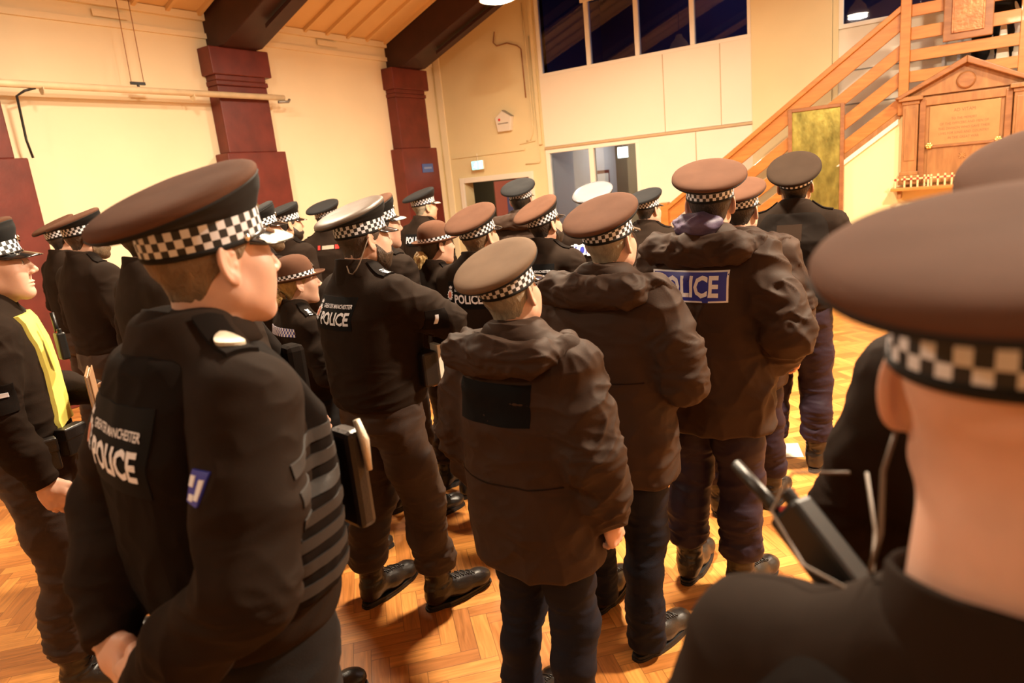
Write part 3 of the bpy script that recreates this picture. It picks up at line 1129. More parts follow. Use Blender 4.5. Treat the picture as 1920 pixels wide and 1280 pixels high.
def boot_meshes():
    if _BOOT: return _BOOT['b']
    P = grid((-.06, -.10, 0.012), (.06, .23, .30), .0055)
    d = chain(P, [(0, -.028, .285), (0, -.026, .18), (0, -.030, .10)], [.054, .049, .050], .02)
    d = smin(d, cone(P, (0, -.050, .055), (0, -.046, .085), .043, .042), .02)
    d = smin(d, chain(P, [(0, -.01, .075), (0, .07, .055), (.003, .150, .044)], [.047, .045, .042], .03), .03)
    d = smin(d, ell(P, (.002, .168, .046), (.044, .050, .036)), .02)
    d = smax(d, .018 - P[2], .006)
    d = smax(d, P[2] - .275, .006)
    V, Q = nets(d, P)
    V = relax(V, Q, 1, .5)
    N = vnormals(V, Q)
    an = np.exp(-((V[:, 2] - .13) / .05) ** 2)
    V = V + N * (fold(V, N, .0028, 16, 3, (.6, .6, 2.2)) * (an + .3))[:, None]
    b = quad_mesh('boot', V, Q)
    # sole outline
    n = 40
    out = []
    for k in range(n):
        t = 2 * PI * k / n
        y = .062 + .158 * math.cos(t) - 0.0
        w = .047 * (1 + .10 * math.sin((y + .1) * 9)) if y > -.02 else .042
        x = w * math.copysign(abs(math.sin(t)) ** .62, math.sin(t))
        out.append((x, y))
    mb = MB()
    for a, bb, s in ((.0, .012, 1.), (.012, .024, .97)):
        mb.prism([(x * s, .062 + (y - .062) * s) for x, y in out], 2, a, bb)
    sole = mesh_from('boot_sole', mb.v, mb.f, False)
    # laces over the instep
    mb = MB()
    S = Surf(V, Q)
    for i in range(7):
        f = i / 6
        y, z = .115 - .115 * f, 0
        if i < 4:
            org, dr, up = (0, .125 - i * .026, .3), (0, 0, -1), (0, 1, 0)
        else:
            org, dr, up = (0, .3, .115 + (i - 4) * .040), (0, -1, 0), (0, 0, 1)
        for sg in (-1, 1):
            pts = drape(S, [(-.024, -.008 * sg), (-.012, -.004 * sg), (0, 0), (.012, .004 * sg), (.024, .008 * sg)], org, (1, 0, 0), up, dr, .0025)
            mb.tube(pts, .0024, 6)
    laces = mesh_from('boot_laces', mb.v, mb.f)
    _BOOT['b'] = (b, sole, laces)
    return _BOOT['b']

def body_mesh(MH, var, pose, feet, hh, hands, seed, hcurl=(22, 22), fem=False):
    """head, neck, trunk, limbs and hands as one skin mesh under the clothes"""
    parts = []
    V, Q = head_surf(var, hh)
    M = np.array(MH)
    parts.append((V @ M[:3, :3].T + M[:3, 3], Q))
    s = .9 if fem else 1.
    P = grid((-.38, -.26, .07), (.38, .30, 1.53), .016)
    d = tors(P, [(.84, 0, .14 * s, .105), (1.0, 0, .135 * s, .10), (1.2, 0, .15 * s, .11), (1.36, -.008, .155 * s, .105), (1.44, -.015, .12 * s, .075), (1.50, -.03, .055, .055)], 2.2, .02)
    for sd, pn, (fx, fy) in ((-1, pose[0], feet[0]), (1, pose[1], feet[1])):
        a, _ = arm_pts(pn, sd, fem)
        d = smin(d, chain(P, [a[0], a[1], a[2]], [.045, .038, .030], .03), .03)
        d = smin(d, chain(P, [(sd * .085, 0, .86), (sd * .09 + (fx - sd * .09) * .5, fy * .5 + .015, .5), (fx, fy - .028, .10)], [.075, .05, .035], .03), .03)
    V, Q = nets(d, P)
    parts.append((V, Q))
    if hands:
        for sd, pn, cu in ((-1, pose[0], hcurl[0]), (1, pose[1], hcurl[1])):
            V, Q = hand_surf(cu)
            a, th = arm_pts(pn, sd, fem)
            fd = Vector(a[2]) - Vector(a[1])
            if pn == 'behind':
                fd = Vector((-sd * .9, -.12, -.42))
            Mh = Matrix.Translation(Vector(a[2])) @ frame_from(-fd, th)
            V2 = V.copy()
            Mm = np.array(Mh)
            # right hand: palm faces -x of the hand frame; mirrored for the left
            y = Mh.col[1].xyz; z = Mh.col[2].xyz
            x = y.cross(z)
            inward = Vector((-sd, 0, 0)) if pn in ('down',) else (Vector((0, -1, 0)) if pn in ('crossed', 'front', 'hold') else (Vector((0, 1, 0)) if pn == 'behind' else Vector((-sd, 0, 0))))
            if (-x).dot(inward) < 0:
                V2[:, 0] *= -1; Q = Q[:, ::-1]
            V2 = V2 @ Mm[:3, :3].T + Mm[:3, 3]
            parts.append((V2, Q))
    off, Vs, Qs = 0, [], []
    for V, Q in parts:
        Vs.append(V); Qs.append(Q + off); off += len(V)
    return quad_mesh('body', np.concatenate(Vs), np.concatenate(Qs))

# ------------------------------------------------------------------ garment pieces
def collar_mesh(rb=.076, rt=.068, z0=1.455, z1=1.540, cyb=-.018, cyt=-.012, fold_down=0., gap=26, thick=.006, flare=0.):
    """stand-up (or turned-down) collar, open at the throat"""
    n = 40
    prof = [(0, 0., 0), (.35, 0., 0), (.7, 0., 0), (1., 0., 0)]
    rows = []
    for t, _, _ in prof:
        rows.append((rb + (rt - rb) * t + flare * t * t, z0 + (z1 - z0) * t, cyb + (cyt - cyb) * t))
    top = rows[-1]
    out = [(top[0] + thick * .6, top[1] + .004, top[2]), (top[0] + thick, top[1], top[2])]
    if fold_down:
        for t in (.3, .65, 1.):
            out.append((top[0] + thick + .010 + .016 * t, top[1] - fold_down * t, top[2] - .002 * t))
        out.append((top[0] + thick + .021, top[1] - fold_down - .003, top[2]))
        out.append((top[0] + thick + .006, top[1] - fold_down * .6, top[2]))
    else:
        for t in (.7, .35, 0):
            r0 = rb + (rt - rb) * t + flare * t * t
            out.append((r0 + thick, z0 + (z1 - z0) * t, cyb + (cyt - cyb) * t))
    rows += out
    V, Fc = [], []
    for r_, z, cy in rows:
        for k in range(n + 1):
            a = R(gap) + (2 * PI - 2 * R(gap)) * k / n      # 0 = front
            back = (1 - math.cos(a)) / 2
            V.append((math.sin(a) * r_, cy + math.cos(a) * r_ * 1.08, z + (.020 * back - .022 * (1 - back)) * ((z - z0) / (z1 - z0) * .6 + .4)))
    m = n + 1
    for i in range(len(rows) - 1):
        for k in range(n):
            a = i * m + k
            Fc.append((a, a + m, a + m + 1, a + 1))
    for k in (0, n):
        Fc.append(tuple(i * m + k for i in range(len(rows))))
    V = np.array(V)
    V += .0022 * np.stack([pnoise(V * 22 + 3), pnoise(V * 22 + 50), pnoise(V * 18 + 90)], 1)
    return mesh_from('collar', V, Fc)

def hood_surf(seed, h, big=1.):
    P = grid((-.31, -.27, 1.34), (.31, .18, 1.60), h)
    b = big
    pts = [(-.070, .105, 1.440), (-.145 * b, .060, 1.478), (-.195 * b, -.025, 1.480), (-.150 * b, -.115, 1.490), (0, -.150, 1.498), (.150 * b, -.115, 1.490), (.195 * b, -.025, 1.480), (.145 * b, .060, 1.478), (.070, .105, 1.440)]
    d = chain(P, pts, [.022, .032, .036 * b, .040 * b, .041 * b, .040 * b, .036 * b, .032, .022], .03)
    d = smin(d, ell(P, (0, -.145, 1.470), (.200 * b, .045, .050)), .03)
    d = smax(d, -ell(P, (0, -.005, 1.585), (.088, .098, .085)), .015)
    V, Q = nets(d, P)
    V = relax(V, Q, 2, .5)
    N = vnormals(V, Q)
    dis = fold(V, N, .012, 9, seed, (.8, 1.2, 1.6)) + fold(V, N, .006, 17, seed + 3, (.7, 1, 1.8))
    return Surf(V + N * dis[:, None], Q)

def epaulette(S, side, parent, num=None, m=m_vest, disc=False, length=.105):
    a = Vector((side * .085, -.012, 1.8)); b = Vector((side * .190, -.004, 1.8))
    ux = (b - a).normalized() * side
    mid = (a + b) / 2
    o = drape_patch('epaulette', S, length, .048, mid, (1, 0, 0), (0, 1, 0), (0, 0, -1), m, parent, .007, 10, 4)
    if num:
        # read from behind the shoulder
        drape_text('shoulder_number', S, num, .024, mid + Vector((side * .030, 0, 0)), (1, 0, 0), (0, 1, 0), (0, 0, -1), m_white, o, .0095, bold=.0006)
    if disc:
        drape_patch('rank_crest', S, .050, .040, mid + Vector((side * .012, 0, 0)), (1, 0, 0), (0, 1, 0), (0, 0, -1), m_silver, o, .012, 10, 8,
                    shape=lambda x, y: (x, y * math.sqrt(max(.05, 1 - (x / .0255) ** 2))))
    return o

def back_patch(S, parent, z=1.345, w=.255, h=.135, text='gmp', x=0.):
    org, ux, uz, d = (x, -.6, z), (1, 0, 0), (0, 0, 1), (0, 1, 0)
    o = drape_patch('back_patch', S, w, h, org, ux, uz, d, m_patch, parent, .0018, 16, 8)
    if text == 'gmp':
        drape_text('lettering', S, 'POLICE', .062, (x + .022, -.6, z - .018), ux, uz, d, m_white, o, .0032, bold=.0020, width=.86)
        drape_text('lettering', S, 'GREATER MANCHESTER', .0205, (x + .022, -.6, z + .026), ux, uz, d, m_white, o, .0032, bold=.0003, width=.80)
        cx = x - .100
        n = 24
        def star(r1, r2, cx=cx, zz=z + .0):
            P = [(0, 0)] + [((r1 if k % 2 == 0 else r2) * math.sin(2 * PI * k / n) * .8, (r1 if k % 2 == 0 else r2) * math.cos(2 * PI * k / n)) for k in range(n)]
            Fc = [(0, 1 + (k + 1) % n, 1 + k) for k in range(n)]
            return P, Fc
        for nm, r1, r2, m, off in (('emblem', .031, .022, m_white, .0030), ('emblem', .0155, .0155, m_red, .0040)):
            P, Fc = star(r1, r2)
            V = drape(S, P, (cx, -.6, z + .002), ux, uz, d, off)
            new_obj(nm, mesh_from(nm, [tuple(v) for v in V], Fc, False), m, o)
        P = [(-.012, 0), (.012, 0), (.013, .012), (.006, .008), (0, .016), (-.006, .008), (-.013, .012)]
        V = drape(S, P, (cx, -.6, z + .033), ux, uz, d, .0032)
        new_obj('emblem', mesh_from('emblem', [tuple(v) for v in V], [(6, 5, 4, 3, 2, 1, 0)], False), m_white, o)
    elif text == 'plain_police':
        drape_text('lettering', S, 'POLICE', .075, (x, -.6, z - .0), ux, uz, d, m_white, o, .0032, bold=.0012, width=.9)
    elif text == 'blue':
        o.data.materials.clear(); o.data.materials.append(m_bluep)
        drape_text('lettering', S, 'POLICE', .105, (x, -.6, z), ux, uz, d, m_white, o, .0034, bold=.0032, width=.72)
        for (a0, b0, a1, b1) in ((-w / 2, h / 2, w / 2, h / 2 - .006), (-w / 2, -h / 2 + .006, w / 2, -h / 2), (-w / 2, h / 2, -w / 2 + .006, -h / 2), (w / 2 - .006, h / 2, w / 2, -h / 2)):
            drape_patch('patch_border', S, abs(a1 - a0), abs(b1 - b0), (x + (a0 + a1) / 2, -.6, z + (b0 + b1) / 2), ux, uz, d, m_white, o, .0028, 10, 4)
    return o

def duty_belt(S, parent, z=.985, items=(), m=m_web, h=.046):
    """belt ring following the garment, with pouches; items: (angle from front clockwise, kind)"""
    n = 48
    V, Fc = [], []
    def hit(a, zz, off):
        d = Vector((math.sin(a), math.cos(a), 0))
        q = S.ray((d.x * .6, d.y * .6, zz), (-d.x, -d.y, 0))
        p = q[0] if q[0] is not None else Vector((d.x * .18, d.y * .15, zz))
        rr = math.hypot(p.x, p.y)
        rr = min(rr, .235)
        return Vector((d.x * (rr + off), d.y * (rr + off), zz))
    rads = [hit(2 * PI * k / n, z, 0) for k in range(n)]
    for dz, off in ((-h / 2, -.004), (-h / 2, .005), (h / 2, .005), (h / 2, -.004)):
        for k in range(n):
            p = rads[k]; r0 = math.hypot(p.x, p.y)
            V.append((p.x * (1 + off / r0), p.y * (1 + off / r0), z + dz))
    for i in range(4):
        for k in range(n):
            a, b = i * n + k, i * n + (k + 1) % n
            c = ((i + 1) % 4) * n
            Fc.append((a, b, c + (k + 1) % n, c + k))
    belt = new_obj('duty_belt', mesh_from('duty_belt', V, Fc, False), m, parent)
    for ang, kind in items:
        a = R(ang)
        p = hit(a, z, .0)
        M = Matrix.Translation(p) @ Matrix.Rotation(-a, 4, 'Z')
        mb = MB()
        w, hh, dd = {'pouch': (.075, .11, .040), 'radio': (.055, .13, .035), 'baton': (.035, .24, .035), 'cuffs': (.095, .10, .045), 'case': (.105, .13, .030)}[kind]
        mb.box((-w / 2, .006, -hh * .62), (w / 2, .006 + dd, hh * .38), M)
        o = mb.build('belt_pouch', m_pouch if kind in ('pouch', 'case', 'cuffs') else m_plastic, belt, bevel=.007)
        mb = MB()
        mb.box((-w / 2 - .002, .003, -hh * .05), (w / 2 + .002, .008 + dd, hh * .40), M)
        mb.build('pouch_flap', m_pouch, belt, bevel=.006)
    return belt

def radio(parent, M, antenna=True, s=1., led=True):
    mb = MB(); mb.box((-.030, -.019, -.065), (.030, .019, .065), M)
    o = mb.build('radio', m_plastic, parent, bevel=.006)
    if antenna:
        mb = MB(); mb.tube([M @ Vector((-.018, 0, .062)), M @ Vector((-.022, 0, .10)), M @ Vector((-.030, 0, .158))], [.0085, .0075, .007], 12)
        mb.build('antenna', m_plastic, o, smooth=True)
    mb = MB(); mb.lathe([(.010, .064), (.010, .080), (.0085, .083), (.0001, .083)], 14, M @ Matrix.Translation((.014, 0, 0)))
    mb.build('knob', m_plastic, o)
    if led:
        mb = MB(); mb.lathe([(.0062, .065), (.0055, .0685), (.0001, .070)], 12, M @ Matrix.Translation((-.002, -.006, 0)))
        mb.build('emergency_button', m_poppy, o)
    return o

# ------------------------------------------------------------------ people
PEOPLE = {}

def person(key, label, hat, d, az, haz=None, cap='peaked', top=None, pose=('down', 'down'), cloth='softshell', vest=False,
           trousers=None, hair=('short', None), skin=None, var='male', beard=None, pitch=4., tilt=0., cpitch=8., feet=((-.12, .0), (.12, .0)),
           patch=None, nums=(None, '1'), lod=1, girth=1., depth=1., braid=False, eyes=False, collar='stand', belt=(), seed=0., hood=False, capscale=1.,
           hcurl=(22, 22), laces=True, loose=1., lean=0., group=None, smax_=1.12, smin_=.82, two_row=False, mjacket=None, zfix=None, cz=0., hx=0., croll=0., hz=1.618, hy=.030, long_leg=False):
    top = top or m_caplit
    skin = skin or m_skin
    trousers = trousers or m_trb
    haz = az if haz is None else haz
    fem = var == 'fem'
    hj = {0: .0125, 1: .0095, 2: .0068, 3: .0052}[lod]
    hh = {0: .0048, 1: .0036, 2: .0026, 3: .0020}[lod]
    MH = Matrix.Translation((hx, hy, hz)) @ Matrix.Rotation(R(az - haz), 4, 'Z') @ Matrix.Rotation(R(pitch), 4, 'X') @ Matrix.Rotation(R(tilt), 4, 'Y')
    MC = MH @ Matrix.Translation((0, -.004, .031)) @ Matrix.Rotation(R(cpitch), 4, 'X') @ Matrix.Rotation(R(croll), 4, 'Y')
    c = MC @ Vector((0, -.032, .102 if cap == 'peaked' else .1275))
    T = at_depth(hat[0], hat[1], d)
    s = T[2] / c.z
    s = min(max(s, smin_), smax_)
    rz = PHI - R(az)
    rot = Matrix.Rotation(rz, 3, 'Z')
    off = rot @ Vector((c.x, c.y, 0)) * s
    root = empty('person', (T[0] - off.x, T[1] - off.y, 0 if zfix is None else zfix), rz, s)
    tag(root, label, 'person', group)
    print('PERSON', key, 'scale %.3f ztop %.2f at %.2f %.2f' % (s, T[2], root.location.x, root.location.y))
    PEOPLE[key] = root
    body = new_obj('body', body_mesh(MH, var, pose, feet, hh, True, seed, hcurl, fem), skin, root)
    # hair
    if hair:
        V, Q = hair_surf(var, hair[0], max(hh, .0026) if lod > 0 else .004)
        o = new_obj('hair', quad_mesh('hair', V, Q), hair[1] or m_hairbr, root, MH)
    if beard:
        V, Q = beard_surf(var, max(hh, .0028))
        new_obj('beard', quad_mesh('beard', V, Q), beard, root, MH)
    if eyes:
        for sx in (-1, 1):
            mb = MB()
            M = MH @ Matrix.Translation((sx * .031 * (1.06 if var == 'broad' else .94 if fem else 1), .0805, .0085)) @ Matrix.Rotation(R(-90), 4, 'X')
            prof = [(.0125 * math.sin(a), .0125 * math.cos(a)) for a in np.linspace(PI, .42, 10)]
            mb.lathe(prof, 18, M)
            e = mb.build('eye', m_eye, root, smooth=True)
            mb = MB(); mb.lathe([(.0125 * math.sin(a), .0127 * math.cos(a)) for a in np.linspace(.45, .01, 4)], 18, M)
            mb.build('iris', m_iris, e, smooth=True)
            # eyebrow
            mb = MB()
            ps = [MH @ Vector((sx * x, y, z)) for x, y, z in ((.012, .099, .034), (.026, .096, .038), (.040, .088, .037), (.050, .078, .031))]
            mb.tube(ps, [.0035, .0042, .0036, .002], 7)
            mb.build('eyebrow', hair[1] or m_hairbr, root, smooth=True)
    put_cap(root, MH, cap, top, braid, cpitch, croll, two_row, capscale)
    # clothes
    mj = mjacket or (m_parka if cloth == 'parka' else m_soft)
    J = jacket_surf(cloth, pose, seed, hj, girth, depth)
    new_obj({'parka': 'parka'}.get(cloth, 'jacket'), quad_mesh('jacket', J.V, J.Q), mj, root)
    outer = J
    if vest:
        W = vest_surf(seed, hj, girth, depth, fem)
        new_obj('vest', quad_mesh('vest', W.V, W.Q), m_vest, root)
        outer = Surf(np.concatenate([W.V, J.V]), np.concatenate([W.Q, J.Q + len(W.V)]))
    if not (cloth == 'parka'):
        kw = dict(rb=.078, rt=.068, thick=.007)
        if fem: kw = dict(rb=.068, rt=.060, z1=1.53)
        if var == 'broad': kw = dict(rb=.084, rt=.076, thick=.007)
        if collar == 'turned': kw.update(fold_down=.045, z1=1.545)
        kw['z1'] = kw.get('z1', 1.540) + cz
        new_obj('collar', collar_mesh(**kw), mj if not vest else m_soft, root, Matrix.Translation((0, (hy - .03) * .7, 0)))
    else:
        new_obj('collar', collar_mesh(rb=.086, rt=.076, z1=1.535, thick=.008), mj, root)
        Hs = hood_surf(seed + 21, hj, 1. if hood is True else hood or 1.)
        Hs.V = Hs.V + np.array([0, 0, -.015])
        new_obj('hood', quad_mesh('hood', Hs.V, Hs.Q), mj, root)
    if lod > 0 and cloth != 'parka':
        for i, sd in enumerate((-1, 1)):
            if nums[i] is not None:
                epaulette(outer, sd, root, None if nums[i] == '1' else nums[i])
    if patch:
        back_patch(outer, root, **patch)
    Tr = trouser_surf(seed + 50, hj if lod < 3 else .007, feet, loose, not long_leg, 1.0 if cloth != 'parka' else .95, girth)
    new_obj('trousers', quad_mesh('trousers', Tr.V, Tr.Q), trousers, root)
    if belt:
        duty_belt(outer if vest else J, root, 1.005, belt)
    b, sole, lac = boot_meshes()
    for sd, (fx, fy) in zip((-1, 1), feet):
        M = Matrix.Translation((fx, fy, 0)) @ Matrix.Rotation(R(-9 * sd), 4, 'Z') @ Matrix.Diagonal((1.06, 1.08, 1.0, 1.0))
        o = new_obj('boot', b, m_leather, root, M)
        new_obj('boot_sole', sole, m_sole, o)
        if laces and lod > 0: new_obj('boot_laces', lac, m_pouch, o)
    return root, J, outer, MH

# ================================================================== THE HALL
WX, EY = -7.8, 10.0          # left wall plane, end wall plane
STY = 9.2                    # plane of the stair side and landing rails
m_wall = mat('wall_cream', (.82, .71, .50), .75, spec=.2, var=.04, vscale=1.2, bump=.03, bscale=60)
m_wally = mat('wall_yellow_cream', (.76, .64, .38), .7, spec=.25, var=.04, vscale=1.5)
m_panel = mat('panel_offwhite', (.82, .74, .60), .45, spec=.4, var=.03, vscale=1.)
m_paintw = mat('paint_white', (.82, .76, .64), .5)
m_maroon = mat('paint_maroon', (.125, .020, .013), .42, spec=.4, var=.25, vscale=5, bump=.08, bscale=30)
m_beam = mat('paint_dark_brown', (.040, .013, .009), .5, spec=.3, var=.2, vscale=4)
m_ceil = mat('ceiling_board', (.72, .50, .25), .7, spec=.2, var=.05, vscale=2)
m_pine = wood_mat('wood_orange_pine', (.42, .150, .028), (.54, .218, .048), (1.2, 8, 8), .38, .2)
m_oak = wood_mat('wood_oak', (.26, .110, .034), (.40, .185, .060), (6, 6, 1.2), .4, .2)
m_oakd = wood_mat('wood_oak_dark', (.22, .085, .028), (.34, .145, .05), (2, 6, 6), .38, .25)
m_brassd = mat('brass_tarnished', (.36, .305, .075), .30, metal=.75, var=.5, vscale=7, bump=.25, bscale=18, stretch=(1.5, 1, .7))
m_copper = mat('copper_plate', (.42, .155, .060), .4, metal=.4, var=.35, vscale=9, bump=.5, bscale=26)
m_plaque = mat('engraved_plate', (.44, .225, .085), .4, metal=.35, var=.12, vscale=8)
m_brass = mat('brass', (.65, .47, .16), .3, metal=1.)
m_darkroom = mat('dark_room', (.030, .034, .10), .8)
m_doorred = mat('door_red_brown', (.16, .030, .016), .45)
m_cor = mat('corridor_white', (.62, .60, .58), .6)
m_grey = mat('corridor_grey', (.20, .195, .19), .6)
m_steel = mat('steel_dull', (.30, .29, .27), .4, metal=.6)
m_pipe = mat('pipe_cream', (.70, .58, .38), .5, var=.12, vscale=8)
m_black = mat('black_satin', (.010, .010, .010), .4)
m_signg = mat('sign_lit_green', (.15, .75, .72), .5, emit=(.22, .95, .88), estr=1.5)
m_signw = mat('sign_lit_white', (.9, .95, .95), .5, emit=(.8, 1, .97), estr=5.5)
m_glow = mat('lamp_glow', (1, .9, .7), .5, emit=(1., .82, .55), estr=30.)
m_shade = mat('lamp_shade', (.75, .68, .55), .5)
m_bluesign = mat('sign_blue', (.06, .10, .30), .5)
m_glass = glass_mat('window_glass', (.92, .95, 1.), 1.)
m_glassd = glass_mat('window_glass_dark', (.75, .8, .95), .8)

def struct(o):
    o['kind'] = 'structure'
    return o

mb = MB(); mb.box((WX - .3, -6.0, -.12), (6.0, 16.0, 0)); floor = struct(mb.build('floor', parquet_mat()))

# left wall, with pilasters
mb = MB(); mb.box((WX - .3, -6.0, 0), (WX, EY + .3, 4.13)); struct(mb.build('wall_left', m_wall))
mb = MB(); mb.box((6.0, -6.0, 0), (6.3, 16.0, 4.13)); struct(mb.build('wall_right', m_wall))
mb = MB(); mb.box((WX - .3, -6.3, 0), (6.3, -6.0, 7.0)); struct(mb.build('wall_back', m_wall))
RIDGE = -.9
SL = .39
def roof_z(x, dz=0.):
    return 4.13 + SL * ((x - WX) if x <= RIDGE else (2 * RIDGE - x - WX)) + dz

mb = MB()
mb.prism([(WX - .3, roof_z(WX - .3)), (RIDGE, roof_z(RIDGE)), (6.3, roof_z(6.3)), (6.3, roof_z(6.3) + .15), (RIDGE, roof_z(RIDGE) + .15), (WX - .3, roof_z(WX - .3) + .15)], 1, -6.3, 16.3)
ceiling = struct(mb.build('ceiling', m_ceil))
# ribs of the boarded roof, running up the slope
y = -5.8
ribs = MB()
while y < EY - .05:
    w, t = .045, .055
    for x0, x1 in ((WX, RIDGE), (RIDGE, 6.0)):
        V = []
        for yy in (y, y + w):
            for x, dz in ((x0, 0), (x1, 0), (x1, -t), (x0, -t)):
                V.append((x, yy, roof_z(x, dz + .004)))
        ribs.add(V, [(0, 1, 2, 3), (7, 6, 5, 4), (0, 4, 5, 1), (1, 5, 6, 2), (2, 6, 7, 3), (3, 7, 4, 0)])
    y += .405
o = ribs.build('ceiling_ribs', m_ceil); o.parent = ceiling
mb = MB(); mb.box((WX, -6.0, 3.86), (WX + .035, EY, 3.92)); mb.box((WX, -6, 4.06), (WX + .06, EY, 4.14)); struct(mb.build('trim_1', m_wall))

def pilaster(name, y0, y1, cond=False):
    p = .2
    mb = MB()
    mb.box((WX, y0 - .07, 0), (WX + p + .05, y1 + .09, 2.5))
    mb.box((WX, y0, 2.5), (WX + p, y1, 3.30))
    mb.box((WX, y0 - .01, 3.30), (WX + p + .01, y1 + .02, 3.36))
    mb.box((WX, y0, 3.36), (WX + p + .0, y1, 3.46))
    mb.box((WX, y0 - .05, 3.42), (WX + p + .035, y1 + .08, 3.74))
    o = struct(mb.build(name, m_maroon, bevel=.012))
    yc0, yc1 = y0 + .10, y1 - .08
    mb = MB()
    X0 = WX
    top = [(X0, roof_z(X0, -.0)), (RIDGE, roof_z(RIDGE)), (6.0, roof_z(6.0)), (6.0, 3.74), (5.7, 3.74), (5.25, 3.95), (RIDGE, roof_z(RIDGE) - .50), (-6.98, 3.93), (X0 + .34, 3.74), (X0, 3.74)]
    mb.prism(top, 1, yc0, yc1)
    b = struct(mb.build('beam' + name[-2:], m_beam, bevel=.01))
    mb = MB()
    mb.prism([(-6.95, 3.90), (-6.95, 3.85), (RIDGE, roof_z(RIDGE) - .60), (RIDGE, roof_z(RIDGE) - .55)], 1, (yc0 + yc1) / 2 - .05, (yc0 + yc1) / 2 + .05)
    q = mb.build('beam_tie', m_beam); q.parent = b
    return o

for i, (y0, y1) in enumerate(((-3.95, -3.18), (-.75, .02), (2.40, 3.17), (5.53, 6.26), (8.74, 9.48))):
    pilaster('pillar_%d' % (i + 1), y0, y1)

# heater tube along the left wall: pipe, bracket, wires
PX = WX + .30
t = empty('heater_pipe', (PX, 4.9, 3.17))
tag(t, 'long cream heater pipe hung below the roof along the left wall', 'pipe')
mb = MB(); mb.tube([(0, -4.5, 0), (0, 1.52, 0)], .036, 14)
mb.build('tube', m_pipe, t, smooth=True)
mb = MB(); mb.tube([(0.03, 1.40, -.06), (.03, 1.56, -.05), (.01, 1.60, -.02)], .018, 8); mb.build('end_valve', m_steel, t, smooth=True)
for yy in (-1.4, .20):
    mb = MB(); mb.tube([(0, yy, -.045), (0, yy + .008, -.045)], .046, 14)
    mb.build('pipe_joint', m_pipe, t)
mb = MB(); mb.box((-.012, -.50, .055), (.012, -.34, .085)); mb.box((-.010, -.43, .02), (.010, -.41, .06))
mb.build('hanger_bar', m_black, t)
for a, b in ((-.49, -.46), (-.35, -.33)):
    mb = MB(); mb.tube([(0, a, .08), (0, b, roof_z(PX) - 3.17)], .0045, 6)
    mb.build('hanger_wire', m_oakd, t)
mb = MB(); mb.tube([(.0, -1.45, -.03), (0, -1.55, -.06), (-.06, -1.60, -.10), (-.09, -1.60, -.5), (-.09, -1.58, -.67)], .012, 8)
mb.build('gas_pipe', m_black, t, smooth=True)

for (yy, zz, lb) in ((4.49, 3.985, 'flat cream wall vent above the heater pipe, under the eaves'), (7.60, 4.00, 'flat cream wall vent between the two maroon pillars, under the eaves')):
    t = empty('wall_vent', (WX + .001, yy, zz)); tag(t, lb, 'vent')
    mb = MB(); mb.box((.034, -.19, -.035), (.042, .19, .035)); mb.build('vent_plate', m_wall, t)
    mb = MB()
    for q in (-.02, 0, .02): mb.box((.041, -.175, q - .006), (.046, .175, q + .001))
    mb.build('vent_slats', m_wall, t)

# ---- end wall: yellow-cream part with the doorway
DX0, DX1, DZ = -7.36, -6.02, 1.86
mb = MB()
mb.box((WX, EY, 0), (DX0, EY + .25, 7)); mb.box((DX1, EY, 0), (-5.66, EY + .25, 7)); mb.box((DX0, EY, DZ), (DX1, EY + .25, 7))
struct(mb.build('wall_end', m_wally))
mb = MB()
mb.box((DX0 - .09, EY - .035, 0), (DX0, EY, DZ + .09)); mb.box((DX1, EY - .035, 0), (DX1 + .09, EY, DZ + .09)); mb.box((DX0, EY - .035, DZ), (DX1, EY, DZ + .09))
struct(mb.build('trim_2', m_paintw, bevel=.006))
mb = MB(); mb.box((-7.74, EY - .03, 0), (-7.62, EY, 6.5)); struct(mb.build('trim_3', m_wall))
# lobby behind the doorway
mb = MB()
mb.box((-9.2, 12.6, 0), (-5.2, 12.75, 2.7)); mb.box((-9.2, EY + .25, 2.55), (-5.7, 12.75, 2.7)); mb.box((-9.35, EY + .25, 0), (-9.2, 12.75, 2.7)); mb.box((-5.75, EY + .25, 0), (-5.68, 12.75, 2.7))
struct(mb.build('wall_lobby', mat('lobby_wall', (.20, .165, .09), .7)))
t = empty('door_1', (DX1 - .06, EY + .25, 0), R(52)); struct(t)
mb = MB(); mb.box((-.72, 0, .01), (0, .045, DZ - .02)); mb.build('door_leaf', m_doorred, t, bevel=.004)
mb = MB(); mb.box((-.52, -.006, 1.0), (-.20, .051, 1.70)); mb.build('door_glass', m_darkroom, t)
mb = MB(); mb.tube([(-.66, -.03, .95), (-.66, -.05, 1.0), (-.66, -.05, 1.2), (-.66, -.03, 1.25)], .012, 8); mb.build('door_handle', m_brass, t, smooth=True)
t = empty('door_2', (-8.0, 12.55, 0), 0); struct(t)
mb = MB(); mb.box((0, 0, .01), (.85, .045, 2.0)); mb.build('door_leaf', m_doorred, t, bevel=.004)
mb = MB(); mb.box((.2, -.008, 1.0), (.65, .02, 1.8)); mb.build('door_glass', m_darkroom, t)

